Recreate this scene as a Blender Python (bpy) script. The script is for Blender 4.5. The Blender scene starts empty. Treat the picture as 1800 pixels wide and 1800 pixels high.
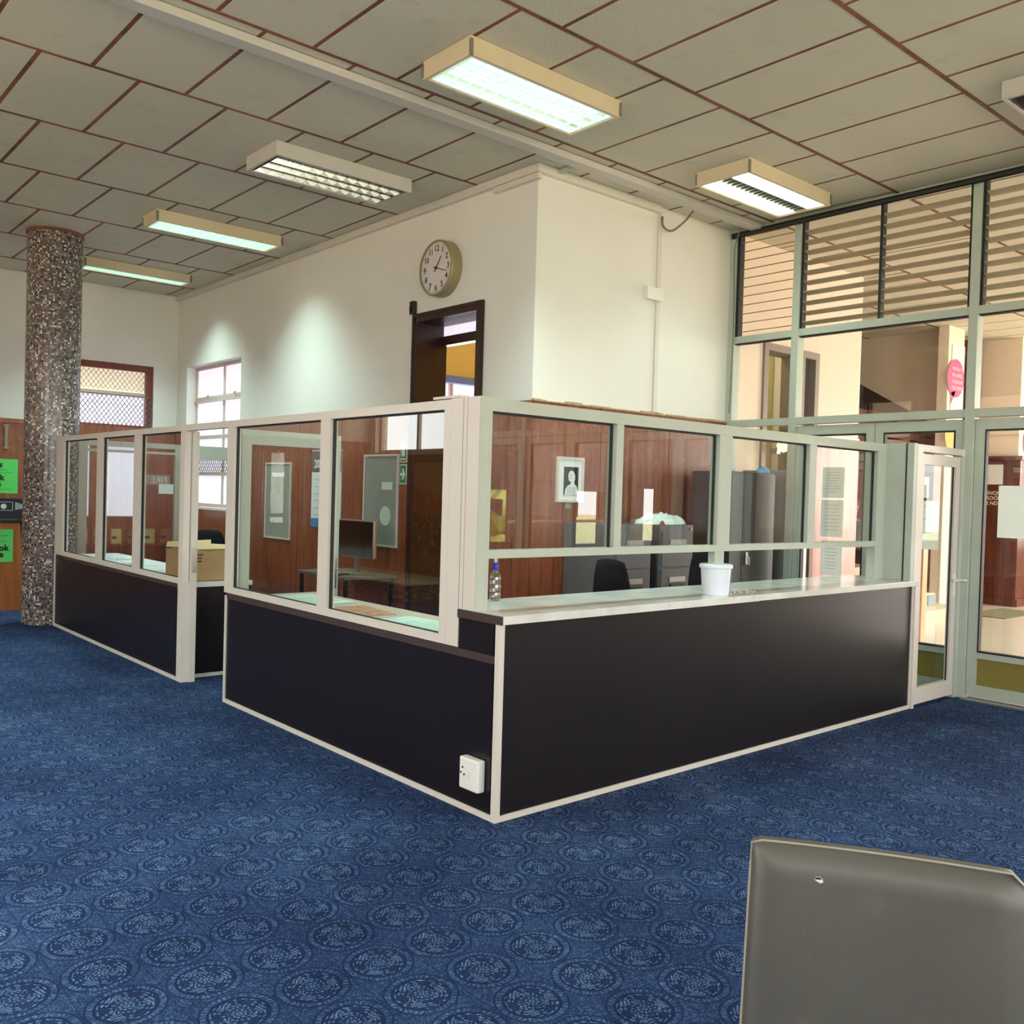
import bpy, bmesh, math, random
from mathutils import Vector, Matrix
random.seed(7)
SC = bpy.context.scene
COL = SC.collection
PI = math.pi

# ---------------------------------------------------------------- camera
cam_d = bpy.data.cameras.new('camera'); cam = bpy.data.objects.new('camera', cam_d); COL.objects.link(cam)
cR = Vector((0.75417669, -0.65603573, 0.02889014)); cU = Vector((-0.00859652, 0.03412764, 0.99938051)); cF = Vector((0.65661527, 0.75395784, -0.02009865))
M = Matrix.Identity(4)
for i in range(3):
    M[i][0] = cR[i]; M[i][1] = cU[i]; M[i][2] = -cF[i]
M[0][3], M[1][3], M[2][3] = -2.9209, -3.4179, 1.6193
cam.matrix_world = M
cam_d.sensor_width = 36; cam_d.lens = 36 * 1624.855 / 1800; cam_d.clip_start = 0.05; cam_d.clip_end = 200
SC.camera = cam
# ---------------------------------------------------------------- view, world
SC.view_settings.view_transform = 'Standard'; SC.view_settings.look = 'None'
SC.view_settings.exposure = -0.06; SC.view_settings.gamma = 1.0
try: SC.view_settings.use_curve_mapping = False
except Exception: pass
SC.cycles.max_bounces = 8; SC.cycles.diffuse_bounces = 5; SC.cycles.glossy_bounces = 4
SC.cycles.transparent_max_bounces = 16; SC.cycles.sample_clamp_indirect = 4.0
SC.cycles.caustics_reflective = False; SC.cycles.caustics_refractive = False
W = bpy.data.worlds.new('sky'); SC.world = W; W.use_nodes = True
W.node_tree.nodes['Background'].inputs[0].default_value = (0.98, 0.99, 1.0, 1)
W.node_tree.nodes['Background'].inputs[1].default_value = 7.0

def area(name, loc, direction, sx, sy, power, color, spread=180):
    l = bpy.data.lights.new(name, 'AREA'); l.shape = 'RECTANGLE'; l.size = sx; l.size_y = sy
    l.energy = power; l.color = color; l.spread = math.radians(spread)
    o = bpy.data.objects.new(name, l); COL.objects.link(o); o.location = loc
    o.rotation_euler = Vector(direction).to_track_quat('-Z', 'Y').to_euler()
    return o
DAY = (1.0, 0.965, 0.93)
# daylight that comes through the room's own windows
area('daylight_left_windows', (-5.95, -0.6, 3.0), (1, 0, 0.35), 1.5, 11.4, 360, DAY)
area('daylight_front_windows', (-0.5, -7.25, 2.3), (0, 1, 0.75), 9.5, 3.0, 140, DAY)
area('daylight_lobby_entrance', (6.3, -9.3, 2.2), (0.2, 1, 0.1), 1.8, 2.9, 420, (1.0, 0.88, 0.80))
area('daylight_lobby_side', (16.3, -2.2, 2.6), (-1, 0.15, 0.2), 3.0, 7.4, 1000, (1.0, 0.88, 0.80))
sun_d = bpy.data.lights.new('sun', 'SUN'); sun_d.energy = 38; sun_d.color = (1, .94, .84); sun_d.angle = .01
sun = bpy.data.objects.new('sun', sun_d); COL.objects.link(sun); sun.rotation_euler = Vector((0, -.6, -.8)).to_track_quat('-Z', 'Y').to_euler()
def portal(x, y, z, d, sx, sy):
    o = area('window_portal', (x, y, z), d, sx, sy, 1, (1, 1, 1)); o.data.cycles.is_portal = True

# ---------------------------------------------------------------- material helpers
def srgb(r, g, b):
    f = lambda c: (c / 255 / 12.92) if c / 255 <= 0.04045 else ((c / 255 + 0.055) / 1.055) ** 2.4
    return (f(r), f(g), f(b), 1)

class NT:
    def __init__(s, name):
        s.m = bpy.data.materials.new(name); s.m.use_nodes = True; s.t = s.m.node_tree
        s.b = s.t.nodes['Principled BSDF']; s.out = s.t.nodes['Material Output']
    def n(s, typ, **kw):
        nd = s.t.nodes.new(typ)
        for k, v in kw.items(): setattr(nd, k, v)
        return nd
    def link(s, a, b): s.t.links.new(a.s if isinstance(a, V) else a, b)
    def math(s, op, *args):
        nd = s.n('ShaderNodeMath', operation=op)
        for i, a in enumerate(args):
            if isinstance(a, V): s.t.links.new(a.s, nd.inputs[i])
            else: nd.inputs[i].default_value = a
        return V(s, nd.outputs[0])
    def mix(s, f, a, b, blend='MIX'):
        nd = s.n('ShaderNodeMix', data_type='RGBA', blend_type=blend)
        for sock, v in ((nd.inputs[0], f), (nd.inputs[6], a), (nd.inputs[7], b)):
            if isinstance(v, V): s.t.links.new(v.s, sock)
            else: sock.default_value = v
        return V(s, nd.outputs[2])
    def sep(s, vec):
        nd = s.n('ShaderNodeSeparateXYZ'); s.t.links.new(vec, nd.inputs[0])
        return [V(s, nd.outputs[i]) for i in range(3)]
    def comb(s, *a):
        nd = s.n('ShaderNodeCombineXYZ')
        for i, v in enumerate(a):
            if isinstance(v, V): s.t.links.new(v.s, nd.inputs[i])
            else: nd.inputs[i].default_value = v
        return nd.outputs[0]
    def pos(s): return s.n('ShaderNodeNewGeometry').outputs['Position']
    def obj(s): return s.n('ShaderNodeTexCoord').outputs['Object']
    def noise(s, vec, scale, detail=3, rough=0.5):
        nd = s.n('ShaderNodeTexNoise'); nd.inputs['Scale'].default_value = scale
        nd.inputs['Detail'].default_value = detail; nd.inputs['Roughness'].default_value = rough
        s.t.links.new(vec, nd.inputs['Vector']); return V(s, nd.outputs['Fac'])
    def scale(s, vec, x, y, z):
        nd = s.n('ShaderNodeMapping'); nd.inputs['Scale'].default_value = (x, y, z)
        s.t.links.new(vec, nd.inputs['Vector']); return nd.outputs[0]
    def step(s, v, a, b):
        nd = s.n('ShaderNodeMapRange', interpolation_type='SMOOTHSTEP')
        s.t.links.new(v.s, nd.inputs[0]); nd.inputs[1].default_value = a; nd.inputs[2].default_value = b
        return V(s, nd.outputs[0])
    def bump(s, h, strength, dist=0.01):
        nd = s.n('ShaderNodeBump'); nd.inputs['Strength'].default_value = strength; nd.inputs['Distance'].default_value = dist
        s.t.links.new(h.s, nd.inputs['Height']); s.t.links.new(nd.outputs[0], s.b.inputs['Normal'])
    def fin(s, col=None, rough=None, metal=None, spec=None):
        if col is not None:
            if isinstance(col, V): s.t.links.new(col.s, s.b.inputs['Base Color'])
            else: s.b.inputs['Base Color'].default_value = col
        if rough is not None:
            if isinstance(rough, V): s.t.links.new(rough.s, s.b.inputs['Roughness'])
            else: s.b.inputs['Roughness'].default_value = rough
        if metal is not None: s.b.inputs['Metallic'].default_value = metal
        if spec is not None: s.b.inputs['Specular IOR Level'].default_value = spec
        return s.m
class V:
    def __init__(s, nt, sock): s.nt = nt; s.s = sock
    def __add__(s, o): return s.nt.math('ADD', s, o)
    def __radd__(s, o): return s.nt.math('ADD', s, o)
    def __sub__(s, o): return s.nt.math('SUBTRACT', s, o)
    def __rsub__(s, o): return s.nt.math('SUBTRACT', o, s)
    def __mul__(s, o): return s.nt.math('MULTIPLY', s, o)
    def __rmul__(s, o): return s.nt.math('MULTIPLY', s, o)
    def __truediv__(s, o): return s.nt.math('DIVIDE', s, o)
    def f(s, op, *a): return s.nt.math(op, s, *a)

def plain(name, c, rough=0.5, metal=0.0, var=0.06, sc=6.0, spec=0.5):
    t = NT(name); c = srgb(*c)
    n = t.noise(t.pos(), sc, 4)
    d = tuple(x * (1 - var * 1.6) for x in c[:3]) + (1,); h = tuple(min(1, x * (1 + var)) for x in c[:3]) + (1,)
    return t.fin(t.mix(n, d, h), rough, metal, spec)
def emit(name, c, strength):
    t = NT(name); t.b.inputs['Emission Color'].default_value = srgb(*c); t.b.inputs['Emission Strength'].default_value = strength
    return t.fin(srgb(*c), 0.5)

def mat_carpet():
    t = NT('carpet_blue'); x, y, z = t.sep(t.pos())
    P = 0.252
    fx = ((x + 0.165) / P + 0.5); fy = ((y + 0.783) / P + 0.5)
    ix = fx.f('FLOOR'); iy = fy.f('FLOOR')
    px = (fx - ix - 0.5) * P; py = (fy - iy - 0.5) * P
    r = (px * px + py * py).f('SQRT'); th = py.f('ARCTAN2', px)
    wob = t.noise(t.pos(), 38, 2); wob2 = t.noise(t.pos(), 55, 2)
    r = r + (wob - 0.5) * 0.010; th = th + (wob2 - 0.5) * 0.35
    def band(a, b, e=0.002): return t.step(r, a - e, a + e) * (1 - t.step(r, b - e, b + e))
    brk = t.step(t.noise(t.pos(), 30, 2), 0.36, 0.62)
    pet = t.step((th * 40).f('COSINE'), -0.2, 0.5) * 0.9 + 0.1
    outer = band(0.098, 0.116, .002) * pet * (0.45 + 0.55 * brk)
    dark1 = band(0.088, 0.096, .002); dark2 = band(0.117, 0.123, .002)
    swirl = (th * 9 + (r * 92).f('SINE') * 2.9).f('SINE')
    rad = (r * 255 + (th * 6).f('COSINE') * 2.1).f('SINE')
    sw = swirl * rad
    sc = t.step(sw, 0.32, 0.50) * (1 - t.step(sw, 0.72, 0.88)) * band(0.030, 0.087)
    ds = t.step(sw * -1, 0.15, 0.4) * band(0.030, 0.087)
    fl = band(0.016, 0.023) * t.step((th * 9).f('COSINE'), -0.2, 0.4) + band(0.004, 0.009) * 0.8
    q = t.noise(t.pos(), 70, 2)
    fill = t.step((q - 0.5).f('ABSOLUTE') * -1, -0.035, -0.012) * t.step(r, 0.122, 0.126)
    seam = 1 - t.step((px.f('ABSOLUTE') - 0.126).f('ABSOLUTE'), 0.001, 0.004)
    pile = t.noise(t.pos(), 420, 2, 0.7); pile2 = t.noise(t.pos(), 150, 3, 0.6)
    wear_shade = t.noise(t.pos(), 1.1, 4, 0.6)  # broad patches: wear and shadows, both put into the carpet colour
    tones = t.noise(t.pos(), 22, 2)
    lum = 0.27 + (outer * 0.34 + sc * 0.50 + fl * 0.46 + fill * 0.30) * (0.3 + pile2 * 1.25) - (dark1 * 0.13 + dark2 * 0.10 + ds * 0.13 + seam * 0.12) + (pile - 0.5) * 0.5 + (tones - 0.5) * 0.22 + (wear_shade - 0.5) * 0.55
    rp = t.n('ShaderNodeValToRGB'); t.link(lum, rp.inputs[0])
    e = rp.color_ramp.elements
    e[0].position = 0.0; e[0].color = srgb(13, 21, 48); e[1].position = 1.0; e[1].color = srgb(150, 176, 204)
    a = e.new(0.30); a.color = srgb(32, 50, 90); a = e.new(0.6); a.color = srgb(76, 102, 142)
    t.bump(lum, 0.35, 0.004)
    return t.fin(V(t, rp.outputs[0]), 0.95, spec=0.12)

def mat_tile():
    t = NT('ceiling_panel_perforated'); x, y, z = t.sep(t.pos())
    k = 2 * PI / 0.0200
    d = t.step((x * k).f('SINE') * (y * k).f('SINE'), 0.05, 0.55)
    n = t.noise(t.pos(), 0.9, 4, 0.6); n2 = t.noise(t.pos(), 5, 4)
    base = t.mix(n, srgb(206, 202, 187), srgb(224, 220, 205))
    base = t.mix(t.step(n2, 0.58, 0.78) * 0.35, base, srgb(176, 168, 138))
    return t.fin(t.mix(d * 0.5, base, srgb(118, 110, 86)), 0.8, spec=0.2)
def mat_wood(name, c1, c2, c3, rough=0.35, sx=1, sy=1, sz=1, sc=9):
    t = NT(name); p = t.scale(t.pos(), sx, sy, sz)
    n = t.noise(p, sc, 6, 0.62); n2 = t.noise(p, sc * 5, 4, 0.6); n3 = t.noise(t.pos(), 0.8, 2)
    c = t.mix(t.step(n, 0.32, 0.68), srgb(*c1), srgb(*c2)); c = t.mix(t.step(n2, 0.5, 0.75) * 0.45, c, srgb(*c3)); c = t.mix(n3 * 0.35, c, srgb(*c3))
    return t.fin(c, rough, spec=0.4)
def mat_dado():
    t = NT('dado_wood_red'); p = t.scale(t.pos(), 9, 9, 0.7)
    n = t.noise(p, 2.2, 6, 0.62); n2 = t.noise(p, 9, 4, 0.6)
    x, y, z = t.sep(t.pos())
    u = x + y
    w = t.noise(t.pos(), 2.4, 2)
    ph = (u * 14 + (z * 11).f('SINE') * 1.8 + w * 7)
    sw = t.step((ph.f('SINE') * (z * 15 + (u * 9).f('SINE') * 2.0).f('SINE')).f('ABSOLUTE'), 0.0, 0.10)
    c = t.mix(t.step(n, 0.3, 0.7), srgb(118, 62, 42), srgb(148, 86, 60)); c = t.mix(t.step(n2, 0.5, 0.8) * 0.5, c, srgb(98, 44, 30))
    c = t.mix((1 - sw) * t.step(z, 1.88, 1.95) * 0.30, c, srgb(176, 118, 88))  # pale scrolls on the upper boards: a reflection painted into the wood colour
    return t.fin(c, 0.28, spec=0.45)
def mat_wall():
    t = NT('wall_plaster'); n = t.noise(t.pos(), 1.1, 5, 0.6); n2 = t.noise(t.pos(), 9, 5, 0.65); x, y, z = t.sep(t.pos())
    c = t.mix(n, srgb(219, 218, 212), srgb(233, 232, 227))
    c = t.mix(t.step(n2, 0.68, 0.75) * 0.22, c, srgb(168, 156, 140))
    return t.fin(c, 0.7, spec=0.25)
def mat_mosaic():
    t = NT('mosaic_tiles'); p = t.obj(); x, y, z = t.sep(p)
    T = 0.02058
    u = y.f('ARCTAN2', x) * (0.285 / T) ; v = z / T
    iu = u.f('FLOOR'); iv = v.f('FLOOR'); fu = (u - iu - 0.5).f('ABSOLUTE'); fv = (v - iv - 0.5).f('ABSOLUTE')
    wn = t.n('ShaderNodeTexWhiteNoise', noise_dimensions='2D'); t.t.links.new(t.comb(iu, iv, 0.0), wn.inputs['Vector'])
    h = V(t, wn.outputs['Value'])
    rp = t.n('ShaderNodeValToRGB'); rp.color_ramp.interpolation = 'CONSTANT'; t.link(h, rp.inputs[0])
    e = rp.color_ramp.elements; e[0].position = 0; e[0].color = srgb(40, 32, 34); e[1].position = 0.13; e[1].color = srgb(92, 76, 76)
    for q, c in ((0.42, (116, 102, 100)), (0.66, (138, 128, 124)), (0.84, (178, 172, 166)), (0.93, (226, 224, 216))):
        a = e.new(q); a.color = srgb(*c)
    g = t.step(fu.f('MAXIMUM', fv), 0.40, 0.46)
    t.bump(1 - g, 0.3, 0.002)
    return t.fin(t.mix(g, V(t, rp.outputs[0]), srgb(92, 88, 84)), t.mix(g, (0.18,) * 3 + (1,), (0.8,) * 3 + (1,)), spec=0.6)
def mat_glass(name, tint=(0.94, 0.97, 0.96), k=2.4, base=0.05, alpha=0.0):
    t = NT(name); t.t.nodes.remove(t.b)
    lw = t.n('ShaderNodeLayerWeight'); lw.inputs[0].default_value = 0.5
    f = V(t, lw.outputs['Facing'])
    fr = (base + 0.95 * f.f('POWER', 5.0)) * k
    fr = fr.f('MINIMUM', 0.95)
    tr = t.n('ShaderNodeBsdfTransparent'); tr.inputs[0].default_value = (*tint, 1)
    gl = t.n('ShaderNodeBsdfGlossy'); gl.inputs['Roughness'].default_value = 0.0; gl.inputs['Color'].default_value = (0.98, 1, 0.99, 1)
    mx = t.n('ShaderNodeMixShader'); t.link(fr, mx.inputs[0]); t.t.links.new(tr.outputs[0], mx.inputs[1]); t.t.links.new(gl.outputs[0], mx.inputs[2])
    t.t.links.new(mx.outputs[0], t.out.inputs[0]); return t.m
def mat_marble():
    t = NT('marble_top'); n = t.noise(t.pos(), 3.5, 8, 0.65); n2 = t.noise(t.pos(), 14, 6, 0.7)
    c = t.mix(t.step(n, 0.35, 0.65), srgb(205, 206, 200), srgb(226, 226, 220)); c = t.mix(t.step(n2, 0.55, 0.7) * 0.4, c, srgb(160, 158, 150))
    return t.fin(c, 0.16, spec=0.5)
def mat_laminate():
    t = NT('laminate_black'); n = t.noise(t.pos(), 3, 3); n2 = t.noise(t.pos(), 60, 2)
    return t.fin(t.mix(n, srgb(21, 17, 22), srgb(28, 23, 27)), 0.30 + n2 * 0.1, spec=0.42)
def mat_leather():
    t = NT('leather_worn'); n = t.noise(t.pos(), 2.4, 5, 0.6); n2 = t.noise(t.pos(), 240, 3); n3 = t.noise(t.pos(), 11, 4, .6)
    c = t.mix(n, srgb(66, 67, 64), srgb(88, 88, 83)); c = t.mix(t.step(n3, 0.6, 0.8) * 0.3, c, srgb(112, 108, 100))
    t.bump(n2, 0.12, 0.001)
    return t.fin(c, 0.36 + n * 0.1, spec=0.55)
def mat_poster():
    t = NT('poster_print_abstract'); x, y, z = t.sep(t.pos()); n = t.noise(t.pos(), 2.2, 3); n2 = t.noise(t.pos(), 6, 3)
    c = t.mix(t.step(z + n * 0.5, 1.75, 1.95), srgb(190, 44, 26), srgb(206, 150, 110)); c = t.mix(t.step(z * -1 + n2 * 0.5, -1.1, -0.85), c, srgb(54, 36, 34))
    c = t.mix(t.step(n2, 0.56, 0.6), c, srgb(220, 120, 60)); return t.fin(c, 0.3)

M_ = {}
M_['carpet'] = mat_carpet(); M_['tile'] = mat_tile(); M_['wall'] = mat_wall(); M_['dado'] = mat_dado(); M_['mosaic'] = mat_mosaic()
M_['batten'] = mat_wood('ceiling_joint_wood', (92, 50, 40), (158, 94, 68), (62, 36, 30), 0.6, .6, .6, .6, 3)
M_['alu'] = plain('aluminium_painted', (214, 208, 200), 0.42, 0.0, 0.03)
M_['alug'] = plain('aluminium_grey_green', (178, 188, 176), 0.45, 0.0, 0.05)
M_['gasket'] = plain('rubber_gasket', (24, 24, 24), 0.6)
M_['black'] = mat_laminate(); M_['blacktrim'] = plain('laminate_edge_brown', (66, 54, 54), 0.45)
M_['marble'] = mat_marble(); M_['glass'] = mat_glass('glass_clear'); M_['glass_side'] = mat_glass('glass_booth_side', k=2.2, base=0.048); M_['glass2'] = mat_glass('glass_lobby', k=0.8, tint=(0.97, 0.98, 0.96))
M_['white'] = plain('plastic_white', (232, 232, 228), 0.35, 0, 0.02)
M_['paper'] = plain('paper_white', (232, 238, 240), 0.7, 0, 0.03); M_['papergreen'] = plain('paper_pale_green', (204, 226, 214), 0.7, 0, 0.04)
def thin_paper():
    t = NT('paper_backlit'); tr = t.n('ShaderNodeBsdfTranslucent'); tr.inputs[0].default_value = srgb(232, 240, 240)
    n = t.noise(t.pos(), 9, 3); t.fin(t.mix(n, srgb(222, 232, 230), srgb(236, 242, 240)), .7)
    mx = t.n('ShaderNodeMixShader'); mx.inputs[0].default_value = .72; t.t.links.new(t.b.outputs[0], mx.inputs[1]); t.t.links.new(tr.outputs[0], mx.inputs[2]); t.t.links.new(mx.outputs[0], t.out.inputs[0]); return t.m
M_['paperthin'] = thin_paper(); M_['ink'] = plain('ink_black', (26, 26, 28), 0.6); M_['green'] = plain('paper_bright_green', (96, 222, 108), 0.7, 0, 0.03)
M_['lightbody'] = plain('light_housing_beige', (210, 194, 168), 0.45, 0, 0.05); M_['lightgrey'] = plain('light_housing_grey', (196, 192, 188), 0.45, 0, 0.04)
M_['reflector'] = plain('reflector_metal', (200, 202, 204), 0.15, 1.0, 0.02)
M_['reflectordark'] = plain('reflector_metal_dull', (120, 122, 124), 0.2, 1.0, 0.02)
M_['tube'] = emit('tube_glow', (232, 255, 244), 1.7); M_['louvreglow'] = emit('lit_louvre_blade', (206, 232, 220), 0.50)
M_['traylit'] = emit('lit_tray', (220, 246, 234), 0.92)
M_['tubeoff'] = plain('tube_off', (226, 226, 220), 0.3)
M_['cable'] = plain('cable_grey', (120, 114, 108), 0.6)
M_['doorwood'] = mat_wood('door_frame_wood', (46, 22, 20), (60, 30, 26), (34, 16, 16), 0.35, 8, 8, 0.6, 2)
M_['winwood'] = mat_wood('window_frame_wood', (112, 52, 40), (134, 66, 50), (88, 40, 34), 0.4, 8, 8, 0.6, 2)
M_['winsteel'] = plain('window_steel_pinkish', (206, 190, 180), 0.5, 0, 0.06)
M_['frost'] = emit('frosted_glass_daylight', (236, 232, 250), 0.84); M_['frostw'] = emit('frosted_glass_warm_daylight', (238, 222, 196), 0.82)
M_['mesh'] = plain('wire_mesh', (128, 112, 106), 0.5, 0.3)
M_['louvre'] = plain('louvre_blade_beige', (166, 156, 130), 0.4, 0, 0.05); M_['louvreglass'] = mat_glass('louvre_glass', tint=(0.93, 0.88, 0.82), k=0.5)
M_['metal'] = plain('brushed_steel', (190, 190, 190), 0.3, 1.0); M_['steel'] = plain('steel_sheet_grey', (182, 176, 174), 0.3, 0.4, 0.12, 2)
M_['cabinet'] = plain('cabinet_grey_paint', (98, 98, 100), 0.4, 0, 0.05); M_['cabdark'] = plain('cupboard_dark_grey_paint', (52, 58, 60), 0.38, 0, 0.06)
M_['fabric'] = plain('chair_fabric_black', (30, 30, 34), 0.95, 0, 0.15, 120, 0.1); M_['plastic'] = plain('plastic_black', (24, 24, 26), 0.4)
M_['card'] = plain('cardboard', (176, 146, 104), 0.8, 0, 0.08); M_['cardin'] = plain('cardboard_inside', (226, 206, 156), 0.8)
M_['cream'] = plain('clock_case_olive', (150, 140, 104), 0.35, 0.2); M_['face'] = plain('clock_face', (214, 208, 208), 0.4, 0, 0.02)
M_['leather'] = mat_leather(); M_['piping'] = plain('piping_grey_beige', (150, 144, 132), 0.5); M_['foam'] = plain('foam_white', (214, 212, 204), 0.9)
M_['yellow'] = plain('wall_yellow', (236, 206, 126), 0.7, 0, 0.03); M_['bluepaint'] = plain('paint_blue_band', (120, 140, 214), 0.6)
M_['lobbyfloor'] = plain('lobby_floor_terrazzo', (206, 188, 170), 0.22, 0, 0.05, 3); M_['lobbywall'] = plain('lobby_wall_cream', (232, 216, 200), 0.7, 0, 0.03)
M_['lobbygrey'] = plain('stair_soffit_taupe', (206, 188, 172), 0.75, 0, 0.03); M_['olive'] = plain('kick_panel_olive', (132, 122, 56), 0.4, 0, 0.05)
M_['orange'] = mat_wood('timber_orange', (214, 146, 84), (232, 168, 106), (196, 126, 70), 0.4, 6, 6, .5, 2)
M_['redwood'] = mat_wood('polished_red_wood', (84, 38, 28), (112, 52, 38), (62, 26, 22), 0.22, 7, 7, .6, 2)
M_['lectern'] = mat_wood('lectern_wood', (164, 98, 52), (188, 116, 64), (134, 74, 38), 0.35, 7, 7, .8, 2)
M_['step'] = plain('stair_stone', (222, 206, 180), 0.5, 0, 0.04); M_['mat'] = plain('doormat_olive', (104, 96, 66), 0.95)
M_['skin'] = plain('skin', (150, 96, 74), 0.5, 0, 0.04); M_['cloth'] = plain('clothing_dark', (52, 44, 42), 0.9)
M_['bucket'] = plain('bucket_white', (222, 232, 242), 0.35, 0, 0.02); M_['bottleblue'] = plain('cap_blue', (32, 50, 190), 0.35)
M_['bottle'] = mat_glass('bottle_plastic', tint=(0.82, 0.86, 0.86), k=2.2, base=0.06)
M_['pink'] = plain('print_magenta', (206, 70, 130), 0.6, 0, 0.02); M_['porange'] = plain('print_orange', (244, 160, 60), 0.6, 0, 0.02)
M_['banner'] = plain('banner_navy', (30, 30, 46), 0.6); M_['board'] = plain('pinboard_grey', (146, 152, 146), 0.85, 0, 0.04)
M_['signgreen'] = plain('sign_green', (40, 130, 96), 0.5); M_['calblue'] = plain('calendar_blue', (50, 130, 190), 0.5); M_['calgrey'] = plain('calendar_photo', (108, 110, 112), 0.5, 0, .5, 30)
M_['screen'] = plain('monitor_screen', (20, 22, 24), 0.12); M_['bag'] = plain('plastic_bag_pale', (214, 230, 230), 0.35, 0, 0.1)
M_['leaf'] = plain('foliage', (150, 160, 84), 0.8, 0, 0.3, 12); M_['outer'] = plain('building_pinkish', (226, 196, 176), 0.8)
M_['poster'] = mat_poster(); M_['greenroom'] = plain('stairwell_olive_yellow', (190, 184, 118), 0.7); M_['bulb'] = emit('globe_glow', (255, 226, 150), 3.0)
M_['darkglass'] = plain('dark_glass', (70, 68, 64), 0.15); M_['ledge'] = plain('broken_plaster_edge', (176, 156, 118), 0.9, 0, .3, 30)
M_['slats'] = mat_wood('stair_underside_boards', (88, 46, 38), (112, 62, 52), (66, 34, 30), 0.5, .6, 8, 8, 2)

# ---------------------------------------------------------------- geometry helpers
class MB:
    rng = random.Random(1)
    def __init__(s): s.bm = bmesh.new()
    def box(s, x0, y0, z0, x1, y1, z1, bev=0):
        if x0 > x1: x0, x1 = x1, x0
        if y0 > y1: y0, y1 = y1, y0
        if z0 > z1: z0, z1 = z1, z0
        j = MB.rng.uniform   # hair-thin fabrication gaps so that no two faces coincide
        x0 += j(0, .0004); y0 += j(0, .0004); z0 += j(0, .0004); x1 -= j(0, .0004); y1 -= j(0, .0004); z1 -= j(0, .0004)
        c = [(x0, y0, z0), (x1, y0, z0), (x1, y1, z0), (x0, y1, z0), (x0, y0, z1), (x1, y0, z1), (x1, y1, z1), (x0, y1, z1)]
        v = [s.bm.verts.new(p) for p in c]
        fs = [s.bm.faces.new([v[i] for i in f]) for f in ((3, 2, 1, 0), (4, 5, 6, 7), (0, 1, 5, 4), (1, 2, 6, 5), (2, 3, 7, 6), (3, 0, 4, 7))]
        if bev > 0:
            es = set(e for f in fs for e in f.edges)
            bmesh.ops.bevel(s.bm, geom=list(es), offset=bev, segments=2, affect='EDGES', profile=0.6)
        return s
    def quad(s, *pts): s.bm.faces.new([s.bm.verts.new(p) for p in pts]); return s
    def prism(s, poly, d):   # poly: list of 3d points, extruded by vector d
        a = [s.bm.verts.new(p) for p in poly]; b = [s.bm.verts.new(Vector(p) + Vector(d)) for p in poly]
        s.bm.faces.new(a[::-1]); s.bm.faces.new(b); n = len(poly)
        for i in range(n): s.bm.faces.new((a[i], a[(i + 1) % n], b[(i + 1) % n], b[i]))
        return s
    def tube(s, pts, r, seg=8, cap=True):
        pts = [Vector(p) for p in pts]; rings = []; rr = r if isinstance(r, (list, tuple)) else [r] * len(pts)
        up = Vector((0, 0, 1))
        for i, p in enumerate(pts):
            d = (pts[min(i + 1, len(pts) - 1)] - pts[max(i - 1, 0)]).normalized()
            a = d.cross(up if abs(d.z) < 0.95 else Vector((1, 0, 0))).normalized(); b = d.cross(a)
            rings.append([s.bm.verts.new(p + a * math.cos(2 * PI * k / seg) * rr[i] + b * math.sin(2 * PI * k / seg) * rr[i]) for k in range(seg)])
        for i in range(len(rings) - 1):
            for k in range(seg):
                s.bm.faces.new((rings[i][k], rings[i][(k + 1) % seg], rings[i + 1][(k + 1) % seg], rings[i + 1][k]))
        if cap: s.bm.faces.new(rings[0][::-1]); s.bm.faces.new(rings[-1])
        return s
    def lathe(s, prof, c=(0, 0, 0), seg=32, axis='z', closed=False):
        rings = []
        for r, h in prof:
            ring = []
            for k in range(seg):
                a = 2 * PI * k / seg; p = (r * math.cos(a), r * math.sin(a), h)
                if axis == 'x': p = (h, r * math.cos(a), r * math.sin(a))
                if axis == 'y': p = (r * math.cos(a), h, r * math.sin(a))
                ring.append(s.bm.verts.new((c[0] + p[0], c[1] + p[1], c[2] + p[2])))
            rings.append(ring)
        for i in range(len(rings) - 1):
            for k in range(seg): s.bm.faces.new((rings[i][k], rings[i][(k + 1) % seg], rings[i + 1][(k + 1) % seg], rings[i + 1][k]))
        if not closed: s.bm.faces.new(rings[0][::-1]); s.bm.faces.new(rings[-1])
        return s
    def build(s, name, mat, parent=None, smooth=False, local=False):
        bm = s.bm; bmesh.ops.recalc_face_normals(bm, faces=bm.faces)
        me = bpy.data.meshes.new(name)
        if parent is not None and not local:
            root = parent
            mw = Matrix.Identity(4)
            while root is not None:
                mw = Matrix.LocRotScale(root.location, root.rotation_euler, None) @ mw; root = root.parent
            bm.transform(mw.inverted())
        bm.to_mesh(me); bm.free()
        if smooth:
            for p in me.polygons: p.use_smooth = True
        me.materials.append(mat if not isinstance(mat, str) else M_[mat])
        o = bpy.data.objects.new(name, me); COL.objects.link(o); o.parent = parent
        return o
def tag(o, label=None, cat=None, group=None, kind=None):
    if label: o['label'] = label
    if cat: o['category'] = cat
    if group: o['group'] = group
    if kind: o['kind'] = kind
    return o
def thing(name, label, cat, loc=(0, 0, 0), rz=0, group=None):
    o = bpy.data.objects.new(name, None); COL.objects.link(o); o.location = loc; o.rotation_euler = (0, 0, rz)
    o.empty_display_size = 0.1
    return tag(o, label, cat, group)
def setting(name, mb, mat, smooth=False): return tag(mb.build(name, mat, smooth=smooth), kind='structure')
def copy_tree(o, parent=None):
    c = o.copy(); COL.objects.link(c)
    if parent is not None: c.parent = parent
    for ch in list(o.children): copy_tree(ch, c)
    return c
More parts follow.
